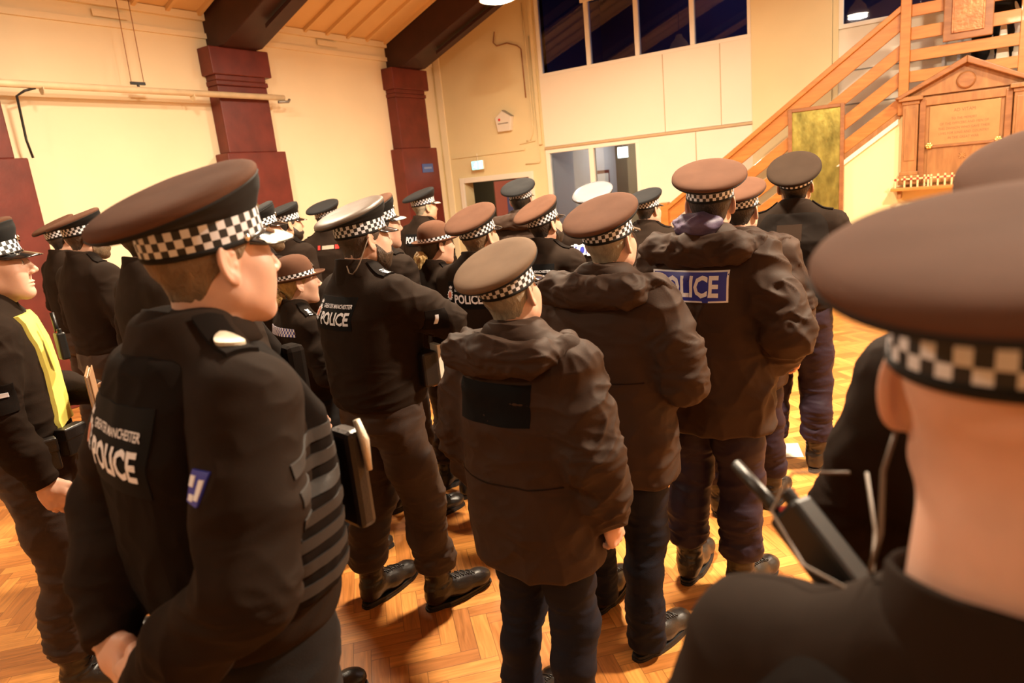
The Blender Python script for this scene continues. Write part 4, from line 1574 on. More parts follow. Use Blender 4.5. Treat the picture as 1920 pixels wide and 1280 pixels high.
# exit sign over the doorway: lit pictogram panel on a drop rod
def exit_sign(loc, label, w=.24, h=.15, rot=0., lit=m_signg):
    t = empty('exit_sign', loc, rot); tag(t, label, 'exit sign')
    mb = MB(); mb.box((-w / 2, -.02, -h / 2), (w / 2, .02, h / 2)); mb.build('sign_case', m_paintw, t, bevel=.004)
    mb = MB(); mb.box((-w / 2 + .008, -.026, -h / 2 + .008), (w / 2 - .008, -.019, h / 2 - .008)); mb.build('lit_panel', lit, t)
    mb = MB()
    # running figure, arrow and doorway in white
    mb.lathe([(.0001, 0), (.011, 0)], 12, Matrix.Translation((-.02, -.0275, .042)) @ Matrix.Rotation(R(90), 4, 'X'))
    for a, b, r_ in (((-.022, .030), (-.034, -.004), .011), ((-.034, -.004), (-.014, -.022), .008), ((-.014, -.022), (-.022, -.05), .007), ((-.034, -.004), (-.050, -.026), .008), ((-.050, -.026), (-.072, -.028), .007), ((-.024, .026), (-.002, .008), .006), ((-.026, .026), (-.052, .014), .006)):
        mb.tube([(a[0], -.027, a[1]), (b[0], -.027, b[1])], r_ * .75, 6)
    mb.build('running_figure', m_signw, t)
    mb = MB(); mb.box((.045, -.0285, -.055), (.085, -.025, .055)); mb.build('doorway_symbol', m_signw, t)
    mb = MB(); mb.tube([(0, 0, h / 2), (0, 0, h / 2 + .12)], .004, 6); mb.build('drop_rod', m_paintw, t)
    return t

exit_sign((-6.95, EY - .12, 2.14), 'lit green and white exit sign on the wall above the dark doorway')

# alarm bell box
t = empty('mounted_alarm_box', (-6.38, EY, 2.79)); tag(t, 'white five-sided alarm bell box high on the end wall', 'alarm box')
pent = [(0, .175), (-.16, .065), (-.125, -.16), (.125, -.16), (.16, .065)]
mb = MB(); mb.prism(pent, 1, -.09, 0); mb.build('case', mat('alarm_case', (.74, .68, .58), .45), t, bevel=.01)
mb = MB(); mb.prism([(.0, .178), (.16, .072), (.168, .060), (.0, .160)][::-1], 1, -.095, 0); mb.build('top_edge', m_steel, t)
mb = MB(); mb.lathe([(.022, 0), (.020, .008), (.0001, .012)], 14, Matrix.Translation((-.07, -.09, .03)) @ Matrix.Rotation(R(90), 4, 'X')); mb.build('warning_light', m_poppy, t)
mb = MB(); mb.box((-.10, -.0925, -.042), (.10, -.0895, -.026)); mb.build('grey_strip', m_steel, t)

# conduits on the end wall
t = empty('wall_conduit', (-5.78, EY - .02, 2.4)); tag(t, 'pale vertical cable conduit with loops beside the glazed partition', 'conduit')
mb = MB(); mb.box((.02, -.03, -.05), (.07, .02, 3.2)); mb.build('trunking', m_wally, t)
mb = MB(); mb.tube([(-.10, 0, 2.1), (-.08, -.01, 1.2), (-.07, -.01, .4), (-.09, 0, .15), (-.16, 0, .02), (-.22, 0, .04)], .010, 8); mb.build('cable', m_wally, t, smooth=True)
mb = MB(); mb.tube([(-.02, 0, 1.6), (-.03, -.01, .6), (.0, 0, -.02), (.01, 0, -.30), (-.02, 0, -.33), (-.28, 0, -.33)], .008, 8); mb.build('cable', m_wally, t, smooth=True)
mb = MB(); mb.tube([(-.36, 0, .0), (-.06, 0, .02)], .008, 6); mb.build('cable_clip_rail', m_wally, t)
t = empty('hanging_cable', (-6.0, EY - .03, 3.9)); tag(t, 'dark cable looping from the roof beam to the end wall corner', 'cable')
mb = MB(); mb.tube([(-.42, 0, .28), (-.46, 0, .12), (-.40, 0, .06), (-.20, 0, .07), (-.02, 0, .0), (.05, 0, -.06), (.06, 0, -.8)], .010, 8); mb.build('cable_run', m_oakd, t, smooth=True)
t = empty('dado_rail', (-6.6, EY - .012, 2.30)); tag(t, 'thin cream horizontal wall moulding above the exit sign', 'moulding')
mb = MB(); mb.box((-.95, -.012, -.006), (.55, .012, .022)); mb.build('rail', m_wally, t)

# ---- glazed office partition
PX0, PX1 = -5.66, -2.41
LZ, UZ, TZ = 2.30, 3.36, 6.2
mb = MB()
mb.box((PX0, EY - .03, LZ), (PX1, EY + .10, UZ))                     # band between the two rows
mb.box((-4.05, EY - .03, 0), (PX1, EY + .10, LZ - .04))              # blank panel right of the lower windows
mb.box((PX0, EY - .03, 0), (-4.05, EY + .10, .9))
wp = struct(mb.build('wall_partition', m_panel))
mb = MB()
mb.box((PX0, EY - .055, LZ - .04), (PX1, EY - .028, LZ - .005))
mb.box((-3.20, EY - .036, .0), (-3.19, EY - .028, LZ - .05)); mb.box((-3.64, EY - .036, LZ), (-3.632, EY - .028, UZ)); mb.box((-2.83, EY - .036, LZ), (-2.822, EY - .028, UZ))
mb.build('trim_4', mat('trim_tan', (.50, .36, .20), .5)); bpy.data.objects['trim_4']['kind'] = 'structure'

def window(name, x0, x1, z0, z1, Y, bars, gm, fm, fw=.055, sill=True):
    t = empty(name, ((x0 + x1) / 2, Y, z0)); struct(t)
    cx = (x0 + x1) / 2
    mb = MB()
    mb.box((x0 - cx, -.03, 0), (x1 - cx, .06, fw)); mb.box((x0 - cx, -.03, z1 - z0 - fw), (x1 - cx, .06, z1 - z0))
    mb.box((x0 - cx, -.03, fw), (x0 - cx + fw, .06, z1 - z0 - fw)); mb.box((x1 - cx - fw, -.03, fw), (x1 - cx, .06, z1 - z0 - fw))
    for bx in bars: mb.box((bx - cx - fw * .6, -.035, fw), (bx - cx + fw * .6, .06, z1 - z0 - fw))
    mb.build('window_frame', fm, t, bevel=.004)
    xs = [x0 + fw] + list(bars) + [x1 - fw]
    for a, b in zip(xs[:-1], xs[1:]):
        mb = MB(); mb.box((a - cx, .010, fw * .8), (b - cx, .016, z1 - z0 - fw * .8)); mb.build('window_pane', gm, t)
    return t

window('window_1', PX0, PX1, UZ, 5.3, EY, (-4.79, -4.01, -3.20), m_glassd, m_paintw, .05)
mb = MB(); mb.box((PX0, EY - .03, 5.3), (PX1, EY + .1, 7.0)); struct(mb.build('wall_gable', m_panel))
window('window_2', PX0, -4.05, .9, LZ - .04, EY, (-4.85,), m_glass, m_paintw, .065)
mb = MB(); mb.box((-4.86, EY - .06, 4.28), (-3.9, EY - .035, 4.33)); struct(mb.build('trim_5', m_paintw))
# dark upper room behind the top windows
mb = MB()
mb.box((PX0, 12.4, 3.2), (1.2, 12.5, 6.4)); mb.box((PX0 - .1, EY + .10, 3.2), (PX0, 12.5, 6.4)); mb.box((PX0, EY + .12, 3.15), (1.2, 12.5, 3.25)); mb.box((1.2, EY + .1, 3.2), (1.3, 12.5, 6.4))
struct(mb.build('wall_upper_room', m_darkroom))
# lit corridor behind the lower windows
mb = MB()
mb.box((-5.68, 12.7, 0), (-3.4, 12.8, 2.9)); mb.box((-5.70, EY + .12, 0), (-5.62, 12.8, 2.9)); mb.box((-5.70, EY + .12, 2.65), (-3.3, 12.8, 2.72)); mb.box((-3.45, EY + .12, 0), (-3.35, 12.8, 2.9))
struct(mb.build('wall_corridor', m_cor))
mb = MB(); mb.box((-4.30, 11.2, 0), (-3.45, 11.28, 2.65)); mb.box((-4.30, 10.9, 1.92), (-3.45, 11.3, 2.65)); struct(mb.build('wall_corridor_grey', m_grey))
t = empty('door_3', (-5.25, 12.66, 0)); struct(t)
mb = MB(); mb.box((-.05, 0, 0), (.42, .03, 1.84)); mb.build('door_leaf', m_grey, t)
mb = MB(); mb.box((-.13, -.02, 0), (-.05, .03, 1.92)); mb.box((.42, -.02, 0), (.50, .03, 1.92)); mb.box((-.05, -.02, 1.84), (.42, .03, 1.92)); mb.build('door_frame', m_paintw, t)
exit_sign((-5.02, 11.6, 2.12), 'lit exit sign hanging in the corridor behind the lower window', .20, .19, 0., m_signw)
t = empty('picture', (-5.61, 11.9, 1.35), R(90)); tag(t, 'red-framed picture on the corridor wall behind the lower window', 'picture')
mb = MB(); mb.box((-.3, -.03, -.5), (.3, -.001, .5)); mb.build('picture_frame', m_doorred, t, bevel=.006)
mb = MB(); mb.box((-.24, -.034, -.44), (.24, -.029, .44)); mb.build('print', m_paintw, t)

# ---- yellow pier and the recess behind the stairs
mb = MB(); mb.box((PX1, EY - .04, 0), (-1.43, EY + .25, 6.8)); struct(mb.build('pillar_6', m_wally))
mb = MB(); mb.box((-1.43, EY + .02, 0), (1.3, EY + .15, 3.28)); struct(mb.build('wall_recess', m_panel))
mb = MB(); mb.box((-1.425, EY - .02, 0), (-1.36, EY + .02, 6.5)); struct(mb.build('trim_6', m_wally))
window('window_3', -1.36, 1.2, 3.26, 5.2, EY + .02, (-.30,), m_glassd, m_paintw, .05)
mb = MB(); mb.box((1.3, EY - .04, 0), (6.0, EY + .2, 6.8)); struct(mb.build('wall_end_right', m_wally))
mb = MB(); mb.box((-1.43, EY, 5.2), (1.35, EY + .15, 6.9)); struct(mb.build('wall_gable_right', m_panel))
for i, zz in enumerate((1.55, 2.35, 2.75)):
    mb = MB(); mb.box((-1.36, EY + .01, zz), (1.3, EY + .024, zz + .012)); struct(mb.build('trim_%d' % (7 + i), m_grey))

# ---- stairs: sloping side with rails, landing with level rails
SLP = .722
def rail_z(x, dz=0.):            # top edge of the stair handrail at x
    return 3.21 + SLP * (x + .63) + dz

st = empty('staircase', (-1.8, STY, 0)); struct(st)
st['label'] = 'orange wooden staircase with broad sloping side rails'
def slope_board(name, x0, x1, dz0, dz1, y0, y1, m):
    mb = MB()
    mb.prism([(x0 + 1.8, rail_z(x0, dz0)), (x1 + 1.8, rail_z(x1, dz0)), (x1 + 1.8, rail_z(x1, dz1)), (x0 + 1.8, rail_z(x0, dz1))], 1, y0, y1)
    return mb.build(name, m, st, bevel=.006)
slope_board('handrail', -3.40, -.60, .06, -.01, -.055, .055, m_pine)
for a, b in ((-.01, -.20), (-.34, -.50), (-.62, -.79), (-.90, -1.06)):
    slope_board('rail_board', -3.40, -.60, a, b, -.022, .022, m_pine)
slope_board('stair_string', -3.40, -.60, -1.06, -1.14, -.03, .035, m_oak)
slope_board('string_capping', -3.40, -.62, -1.13, -1.19, -.06, .05, m_paintw)
for k in range(13):
    x = -3.30 + k * .222
    mb = MB(); mb.box((x + 1.8, .05, .0 + .0), (x + 1.8 + .26, .78, max(.06, (k + 1) * .165))) ; mb.build('step', m_grey, st)
mb = MB(); mb.box((-1.66, -.06, 0), (-1.55, .05, 1.34)); mb.build('newel_post', m_pine, st, bevel=.008)
mb = MB(); mb.box((1.17, -.07, 2.12), (1.27, .055, 4.3)); mb.build('newel_post', m_pine, st, bevel=.008)
# wall under the stair and the landing
mb = MB()
mb.prism([(-3.3, 0), (1.3, 0), (1.3, 2.2), (-.60, 2.2), (-.62, rail_z(-.62, -1.16)), (-3.3, max(.05, rail_z(-3.3, -1.16)))], 1, STY - .02, STY + .03)
struct(mb.build('wall_under_stair', mat('wall_pale_yellow', (.82, .72, .40), .65, spec=.25)))
ld = empty('landing', (.5, STY, 2.2)); struct(ld)
ld['label'] = 'upper landing with level orange rail boards'
mb = MB(); mb.box((-1.1, 0, -.12), (.9, .8, 0)); mb.build('landing_floor', m_grey, ld)
for a, b in ((1.06, .94), (.83, .70), (.60, .48), (.38, .26), (.14, .0), (1.32, 1.17)):
    mb = MB(); mb.box((-1.03, -.022, b), (1.6, .022, a)); mb.build('rail_board', m_pine, ld, bevel=.005)
mb = MB(); mb.box((-.06, -.03, -.1), (.03, .05, 2.0)); mb.build('landing_post', m_pine, ld, bevel=.006)
mb = MB()
for q in (-.75, -.6, -.42, -.25): mb.box((q, .74, 0), (q + .03, .79, 1.5))
mb.build('board_lining', m_cor, ld)

# ---- tall brass panel leaning at the stair foot
t = empty('brass_panel', (-1.48, STY - .09, .0)); tag(t, 'tall tarnished brass memorial panel in a thin brown frame beside the stairs', 'brass panel')
T_ = Matrix.Rotation(R(-1.2), 4, 'X')
W2, H2 = .31, 2.34
mb = MB(); mb.box((-W2 + .03, -.004, .10), (W2 - .03, .02, H2 - .03), T_); mb.build('brass_sheet', m_brassd, t)
mb = MB()
for lo, hi in (((-W2, -.025, .02), (-W2 + .045, .03, H2)), ((W2 - .045, -.025, .02), (W2, .03, H2)), ((-W2 + .045, -.025, H2 - .04), (W2 - .045, .03, H2)), ((-W2 + .045, -.025, .02), (W2 - .045, .03, .12))):
    mb.box(lo, hi, T_)
mb.build('frame', m_oakd, t, bevel=.005)

# ---- wooden war memorial
t = empty('war_memorial', (0, STY - .03, 1.36)); tag(t, 'oak war memorial with a triangular pediment, pilasters and an engraved plate', 'memorial')
def ob(name, m, boxes, parent=t, bevel=.006):
    mb = MB()
    for lo, hi in boxes: mb.box(lo, hi)
    return mb.build(name, m, parent, bevel=bevel)
ob('back_board', m_oak, [((-.58, -.03, .0), (.58, .0, .98))])
for sx in (-1, 1):
    c = sx * .50
    p = ob('pilaster', m_oak, [((c - .075, -.10, .13), (c + .075, -.03, .90))])
    ob('pilaster_panel', m_oak, [((c - .052, -.108, .26), (c + .052, -.099, .82))], p, .003)
    ob('pilaster_base', m_oak, [((c - .10, -.135, .0), (c + .10, -.03, .10)), ((c - .09, -.12, .10), (c + .09, -.03, .14))], p)
    ob('pilaster_capital', m_oak, [((c - .085, -.115, .86), (c + .085, -.03, .90)), ((c - .115, -.15, .90), (c + .115, -.03, .945))], p)
    ob('inner_frame', m_oakd, [((sx * .385 - .03, -.075, .0), (sx * .385 + .03, -.03, .90))])
ob('entablature', m_oak, [((-.42, -.06, .83), (.42, -.03, .92))])
mb = MB(); mb.prism([(-.60, .94), (.60, .94), (0, 1.24)], 1, -.07, 0); mb.build('pediment', m_oak, t)
mb = MB()
for sx in (-1, 1):
    pr = [(sx * .66, .935), (sx * .60, .925), (0, 1.215), (0, 1.285)]
    mb.prism(pr if sx > 0 else pr[::-1], 1, -.17, 0)
mb.build('pediment_cornice', m_oakd, t, bevel=.008)
mb = MB(); mb.lathe([(.0001, .03), (.070, .03), (.082, .022), (.088, .010), (.088, 0)], 32, Matrix.Translation((0, -.07, 1.045)) @ Matrix.Rotation(R(90), 4, 'X')); mb.build('roundel', m_oakd, t, smooth=False)
pl = ob('engraved_plate', m_plaque, [((-.32, -.045, .40), (.32, -.03, .82))], t, .004)
ob('lower_plate', m_oak, [((-.33, -.040, .0), (.33, -.03, .375))], t, .004)
ob('plate_moulding', m_oakd, [((-.34, -.06, .375), (.34, -.03, .40))], t, .004)
mx = mat('engraving', (.22, .105, .04), .5)
for i, (s_, sz, zz) in enumerate((('AD VITAM', .050, .735), ('TO THE MEMORY', .034, .655), ('OF THE OFFICERS AND MEN OF', .036, .605), ('THIS DIVISION WHO GAVE THEIR', .036, .555), ('LIVES FOR KING AND COUNTRY', .036, .505), ('IN THE GREAT WAR', .036, .455))):
    flat_text('lettering', s_, sz, Matrix.Translation((0, -.0465, zz)) @ Matrix.Rotation(R(90), 4, 'X'), mx, pl, width=.86)
for sx in (-1, 1):
    mb = MB(); 
    n = 12
    for k in range(6):
        a = 2 * PI * k / 6
        mb.lathe([(.017, 0), (.014, .012), (.0001, .017)], 10, Matrix.Translation((sx * .315 + .021 * math.cos(a), -.06, .40 + .021 * math.sin(a))) @ Matrix.Rotation(R(90), 4, 'X'))
    mb.lathe([(.014, 0), (.010, .018), (.0001, .022)], 10, Matrix.Translation((sx * .315, -.06, .40)) @ Matrix.Rotation(R(90), 4, 'X'))
    mb.build('rosette', m_brass, t)
mb = MB()
for k in range(8):
    a = 2 * PI * k / 8
    mb.tube([(.0, -.043, .27), (.035 * math.cos(a), -.043, .27 + .035 * math.sin(a))], .006, 6)
mb.build('crest', m_plaque, t)
# shelf below, with remembrance crosses
t = empty('memorial_shelf', (0, STY - .03, 1.30)); tag(t, 'narrow wooden shelf under the war memorial carrying small crosses', 'shelf')
ob('shelf_board', m_pine, [((-.66, -.27, 0), (.66, 0, .035))], t)
ob('shelf_bracket', m_oak, [((-.60, -.20, -.09), (-.56, 0, 0))], t); ob('shelf_bracket', m_oak, [((.56, -.20, -.09), (.60, 0, 0))], t)
m_cross = mat('cross_wood', (.80, .55, .28), .55)
proto = None
cr = [(-.615, -.235)] + [(-.53 + k * .064, -.165 - .012 * (k % 3)) for k in range(15)] + [(-.30, -.245)]
for i, (x, yy) in enumerate(cr):
    if proto is None:
        proto = empty('remembrance_cross', (x, STY - .03 + yy, 1.335))
        tag(proto, 'small wooden remembrance cross with a red poppy on the memorial shelf', 'cross', 'remembrance crosses on the memorial shelf')
        ob('cross_shape', m_cross, [((-.009, -.005, 0), (.009, .005, .125)), ((-.034, -.0045, .080), (.034, .0045, .098))], proto, 0)
        mb = MB(); mb.lathe([(.0001, .004), (.010, .006), (.014, .003), (.013, 0)], 10, Matrix.Translation((0, -.005, .089)) @ Matrix.Rotation(R(90), 4, 'X')); mb.build('poppy', m_poppy, proto)
        c = proto
    else:
        c = copy_tree(proto)
        c.location = (x, STY - .03 + yy, 1.335)
    c.rotation_euler = (0, 0, random.uniform(-.2, .2))

# ---- framed copper plaque hung on the landing rails
t = empty('copper_plaque', (-.01, STY - .03, 3.10)); tag(t, 'embossed copper plaque in a dark wooden frame hung on the landing rails', 'plaque')
ob('frame', m_oakd, [((-.22, -.05, -.28), (.22, 0, .50))], t, .008)
ob('copper_sheet', m_copper, [((-.14, -.062, -.205), (.14, -.049, .44))], t, .006)
ob('copper_border', m_copper, [((-.145, -.068, -.21), (-.125, -.06, .445)), ((.125, -.068, -.21), (.145, -.06, .445)), ((-.125, -.068, -.21), (.125, -.06, -.185))], t, .004)

# small blue notice on the corner pillar
t = empty('wall_sign', (WX + .252, 9.25, 2.17), R(90)); tag(t, 'small blue notice on the corner maroon pillar', 'sign')
ob('sign_plate', m_bluesign, [((-.14, -.012, -.07), (.14, 0, .07))], t, .003)
ob('pale_strip', mat('sign_pale', (.20, .24, .40), .5), [((-.10, -.0145, -.012), (.10, -.0115, .016))], t, 0)
# paper on the floor
t = at_depth(1478, 845, 4.2)
k = CAMH / (CAMH - t[2]); PP = (t[0] * k, t[1] * k)
t = empty('paper_sheet', (PP[0], PP[1], .003), R(20)); tag(t, 'white sheet of paper lying on the parquet behind a black boot', 'paper')
mb = MB(); mb.add([(-.075, -.105, 0), (.075, -.105, .001), (.075, .105, .006), (-.075, .105, 0), (0, 0, .002)], [(0, 1, 4), (1, 2, 4), (2, 3, 4), (3, 0, 4)])
mb.build('sheet', m_paintw, t)

# ---- pendant lamps
def lamp(x, y, z, power, label, r=.2, col=(1., .81, .58)):
    t = empty('pendant_lamp', (x, y, z)); tag(t, label, 'lamp', 'pendant lamps of the hall')
    mb = MB(); mb.lathe([(.05, .30), (.07, .24), (r * .7, .17), (r, .03), (r + .012, .0), (r, .0), (r * .68, .15), (.05, .22)], 32); mb.build('lamp_shade', m_shade, t, smooth=True)
    mb = MB(); mb.lathe([(.0001, -.035), (r * .5, -.028), (r * .85, -.008), (r * .97, .012), (r * .9, .02), (.0001, .02)], 32); mb.build('lamp_glass', m_glow, t, smooth=True)
    mb = MB(); mb.tube([(0, 0, .28), (0, 0, roof_z(x) - z)], .006, 6); mb.build('lamp_cord', m_black, t)
    l = bpy.data.lights.new('lamp_light', 'AREA')
    l.shape = 'DISK'; l.size = r * 1.7; l.energy = power; l.color = col
    o = bpy.data.objects.new('lamp_light', l); COL.objects.link(o)
    o.parent = t; o.location = (0, 0, -.05)
    return t

LP = 150
lamp(-4.42, 7.0, 3.80, LP * .55, 'lit round pendant lamp at the top edge, near the roof beam')
for i, (x, y, z, k) in enumerate(((-4.9, 3.2, 4.1, .6), (-1.9, 3.5, 4.4, 1.9), (-4.6, -.8, 4.2, .4), (.9, 7.0, 4.2, .5), (1.2, 3.9, 4.3, 2.6), (.9, -2.2, 4.3, .12), (4.4, 6.4, 4.1, .35))):
    lamp(x, y, z, LP * k, 'lit round pendant lamp of the hall', .2)

l = bpy.data.lights.new('corridor_light', 'AREA'); l.energy = 9; l.size = .5; l.color = (1., .94, .88)
o = bpy.data.objects.new('corridor_light', l); COL.objects.link(o); o.location = (-4.9, 11.9, 2.6)
l = bpy.data.lights.new('upper_room_fill', 'AREA'); l.energy = 5; l.size = 1.0; l.color = (.5, .5, 1.)  # added blue fill, no real lamp: turns the top panes navy
o = bpy.data.objects.new('upper_room_fill', l); COL.objects.link(o); o.location = (-3.2, 11.2, 5.2)
l = bpy.data.lights.new('lobby_light', 'AREA'); l.energy = 8; l.size = .4; l.color = (1, .85, .6)
o = bpy.data.objects.new('lobby_light', l); COL.objects.link(o); o.location = (-7.4, 11.7, 2.5)
l = bpy.data.lights.new('landing_light', 'AREA'); l.energy = 22; l.size = .4; l.color = (.9, .93, 1.)
o = bpy.data.objects.new('landing_light', l); COL.objects.link(o); o.location = (.1, 9.75, 5.0)

# ================================================================== THE OFFICERS
CP = 'peaked'
GMP = dict(text='gmp')
# -- nearest, left: black vest over softshell, hands clasped behind the back
A, JA, OA, MA = person('A', 'tall person in black police vest and braided cap, hands clasped behind back', (318, 356), 1.27, 43, 44, pose=('behind', 'behind'), vest=True,
    hair=('short', m_hairsd), patch=dict(text='gmp', z=1.355), nums=(None, None), lod=3, braid=True, eyes=True, collar='turned', girth=1.04, depth=1.02, seed=1.3, pitch=0, hcurl=(45, 45), skin=m_skinr, trousers=m_trk, cpitch=9, croll=4, cz=-.012, hy=.060)
epaulette(OA, 1, A, None, m_vest, disc=True)
drape_patch('sleeve_badge', JA, .038, .042, (.240, -.6, 1.325), (1, 0, 0), (0, 0, 1), (0, 1, 0), m_bluep, A, .003, 8, 8)
bd = bpy.data.objects['sleeve_badge']
for (a, b, w_, h_) in ((-.013, .008, .012, .014), (.014, -.002, .010, .026), (-.004, -.015, .014, .008)):
    drape_patch('badge_mark', JA, w_, h_, (.240 + a * .8, -.6, 1.325 + b * .9), (1, 0, 0), (0, 0, 1), (0, 1, 0), m_white, bd, .0045, 5, 5)
for k in range(7):
    drape_patch('webbing_strap', OA, .155, .021, (.6, .055, 1.065 + k * .042), (0, -1, 0), (0, 0, 1), (-1, 0, 0), m_web, A, .003, 14, 2)
mb = MB(); mb.box((.08, .175, 1.08), (.15, .215, 1.28)); mb.build('baton_holder', m_pouch, A, bevel=.012)
mb = MB(); mb.tube([(.150, .20, 1.30), (.158, .205, 1.26), (.160, .205, 1.20)], [.007, .010, .006], 8); mb.build('key_clip', m_silver, A, smooth=True)

# -- nearest, right: seen from behind, out of focus, radio on the shoulder
B, JB, OB, MB_ = person('B', 'closest person seen from behind, shaved neck, earpiece wire, radio on shoulder', (1930, 418), .45, 46, 46, hair=None, vest=True, lod=3, nums=(None, '1'), seed=2.1, girth=1.02, pitch=-7, cpitch=6, skin=m_skinr, laces=False, trousers=m_trk, cz=.025, hz=1.70)
MR = Matrix.Translation((-.180, .115, 1.468)) @ Matrix.Rotation(R(-10), 4, 'Z') @ Matrix.Rotation(R(-52), 4, 'Y') @ Matrix.Rotation(R(-6), 4, 'X') @ Matrix.Scale(.85, 4)
radio(B, MR)
mb = MB(); mb.tube([(-.082, .020, 1.665), (-.086, .0, 1.630), (-.080, -.022, 1.585), (-.088, -.020, 1.545), (-.098, .02, 1.522), (-.115, .08, 1.530), (-.135, .115, 1.572)], .0019, 7); mb.build('earpiece_wire', m_wire, B, smooth=True)
mb = MB(); mb.tube([(-.150, .110, 1.570), (-.205, .10, 1.560), (-.215, .07, 1.525), (-.16, .02, 1.505), (-.10, -.02, 1.52)], .0018, 7); mb.build('earpiece_wire', m_wire, B, smooth=True)

# -- just in front of B
Z, JZ, OZ, MZ = person('Z', 'person in plain black jacket directly in front of the closest, blurred person', (2010, 298), .98, 36, 40, hair=('short', m_hairdk), lod=2, nums=('1', None), seed=3.7, girth=1.02, laces=False, collar='turned')
MR2 = Matrix.Translation((-.12, .165, 1.36)) @ Matrix.Rotation(R(-25), 4, 'Z')
radio(Z, MR2)

# -- three parkas
C, JC, OC, MC_ = person('C', 'person in dark hooded parka with blank black back panel, arms hanging', (925, 488), 1.97, 40, 32, pose=('down', 'down'), cloth='parka', hood=1.0, hair=('short', m_hairgy), trousers=m_trn, lod=3, seed=5.2, girth=.96, top=m_capgr if False else mat('cap_serge_tan', (.120, .073, .043), .85, spec=.2, var=.1, vscale=14, bump=.12, bscale=900), pitch=6, tilt=-5, hx=-.045, hcurl=(32, 40), smin_=.86, long_leg=True)
drape_patch('back_panel', JC, .27, .125, (0, -.6, 1.325), (1, 0, 0), (0, 0, 1), (0, 1, 0), m_patch, C, .0015, 16, 8)
drape_patch('waist_seam', JC, .40, .004, (0, -.6, 1.065), (1, 0, 0), (0, 0, 1), (0, 1, 0), m_soft, C, .002, 24, 1)
D, JD, OD, MD = person('D', 'grey-haired person in hooded parka close behind the blue POLICE label wearer', (1123, 394), 2.42, 42, 40, pose=('front', 'front'), cloth='parka', hood=1.08, hair=('short', m_hairgy), trousers=m_trn, lod=2, seed=9.4, girth=1.02, pitch=5, feet=((-.20, .12), (.12, -.04)), long_leg=True)
drape_patch('waist_seam', JD, .40, .004, (0, -.6, 1.15), (1, 0, 0), (0, 0, 1), (0, 1, 0), m_soft, D, .002, 24, 1)
E_, JE, OE, ME = person('E', 'tall person in parka with blue POLICE back label and purple scarf', (1329, 321), 2.70, 42, 18, pose=('front', 'pocket'), cloth='parka', hood=1.05, hair=('short', m_hairdk), trousers=m_trp, lod=2, seed=13.1, girth=1.04, patch=dict(text='blue', z=1.335, w=.31, h=.115, x=-.01), pitch=2, loose=1.12)
P_ = grid((-.13, -.20, 1.45), (.13, .02, 1.66), .007)
dS = smin(ell(P_, (0, -.085, 1.560), (.095, .060, .038)), ell(P_, (.01, -.125, 1.535), (.06, .04, .04)), .03)
V_, Q_ = nets(dS, P_); V_ = V_ + vnormals(V_, Q_) * fold(V_, None, .008, 16, 5, (.7, .7, 1.8))[:, None]
new_obj('scarf', quad_mesh('scarf', V_, Q_), m_scarf, E_)

# -- F, by the brass panel
Fp, JF, OF, MF = person('F', 'person in black body armour standing before the tall brass panel', (1488, 311), 3.80, 30, 30, pose=('front', 'front'), vest=True, hair=('short', m_hairdk), trousers=m_trp, lod=2, seed=17, girth=1.06, depth=1.1, pitch=15, skin=m_skint, top=mat('cap_serge_dark', (.026, .0155, .0100), .88, spec=.1, var=.1, vscale=14), nums=('1', '1'), loose=1.1)
m_panelp = mat('vest_panel', (.020, .0115, .0075), .9, spec=.05)
drape_patch('vest_label', OF, .125, .085, (-.01, -.6, 1.385), (1, 0, 0), (0, 0, 1), (0, 1, 0), m_panelp, Fp, .0015, 8, 5)
drape_patch('vest_label', OF, .125, .105, (-.01, -.6, 1.185), (1, 0, 0), (0, 0, 1), (0, 1, 0), m_panelp, Fp, .0015, 8, 5)

# -- G, arms folded, full figure
G, JG, OG, MG = person('G', 'bearded person with folded arms, full figure visible, shiny cap top', (652, 392), 2.80, 45, 52, pose=('crossed', 'crossed'), hair=('short', m_hairbr), beard=m_hairbr, var='broad', lod=3, seed=21, girth=1.12, depth=1.2, top=m_capgr, patch=dict(text='gmp', z=1.36, x=.0, w=.24, h=.120), nums=(None, '17566'), eyes=True, pitch=0, loose=1.14, feet=((-.15, -.06), (.13, .10)))
mb = MB(); mb.box((.13, .10, 1.03), (.235, .17, 1.17), Matrix.Rotation(R(-12), 4, 'Z')); mb.build('notebook_case', m_pouch, G, bevel=.01)
mb = MB(); mb.box((.16, .175, 1.05), (.225, .195, 1.19), Matrix.Rotation(R(-12), 4, 'Z')); mb.build('notebook', m_paintw, G, bevel=.002)
mb = MB(); mb.tube([(.05, -.098, 1.535), (.07, -.105, 1.51), (.085, -.10, 1.505), (.098, -.09, 1.52), (.10, -.07, 1.545), (.09, -.03, 1.60), (.086, -.005, 1.635)], .0026, 7); mb.build('earpiece_wire', m_wire, G, smooth=True)
drape_patch('sleeve_pocket', JG, .075, .075, (.9, .075, 1.31), (0, 1, 0), (0, 0, 1), (-1, 0, 0), m_vest, G, .003, 8, 8)
for a, b in ((0, 0),):
    drape_patch('sleeve_tab', JG, .012, .034, (.9, .075, 1.312), (0, 1, 0), (0, 0, 1), (-1, 0, 0), m_white, G, .005, 3, 3)

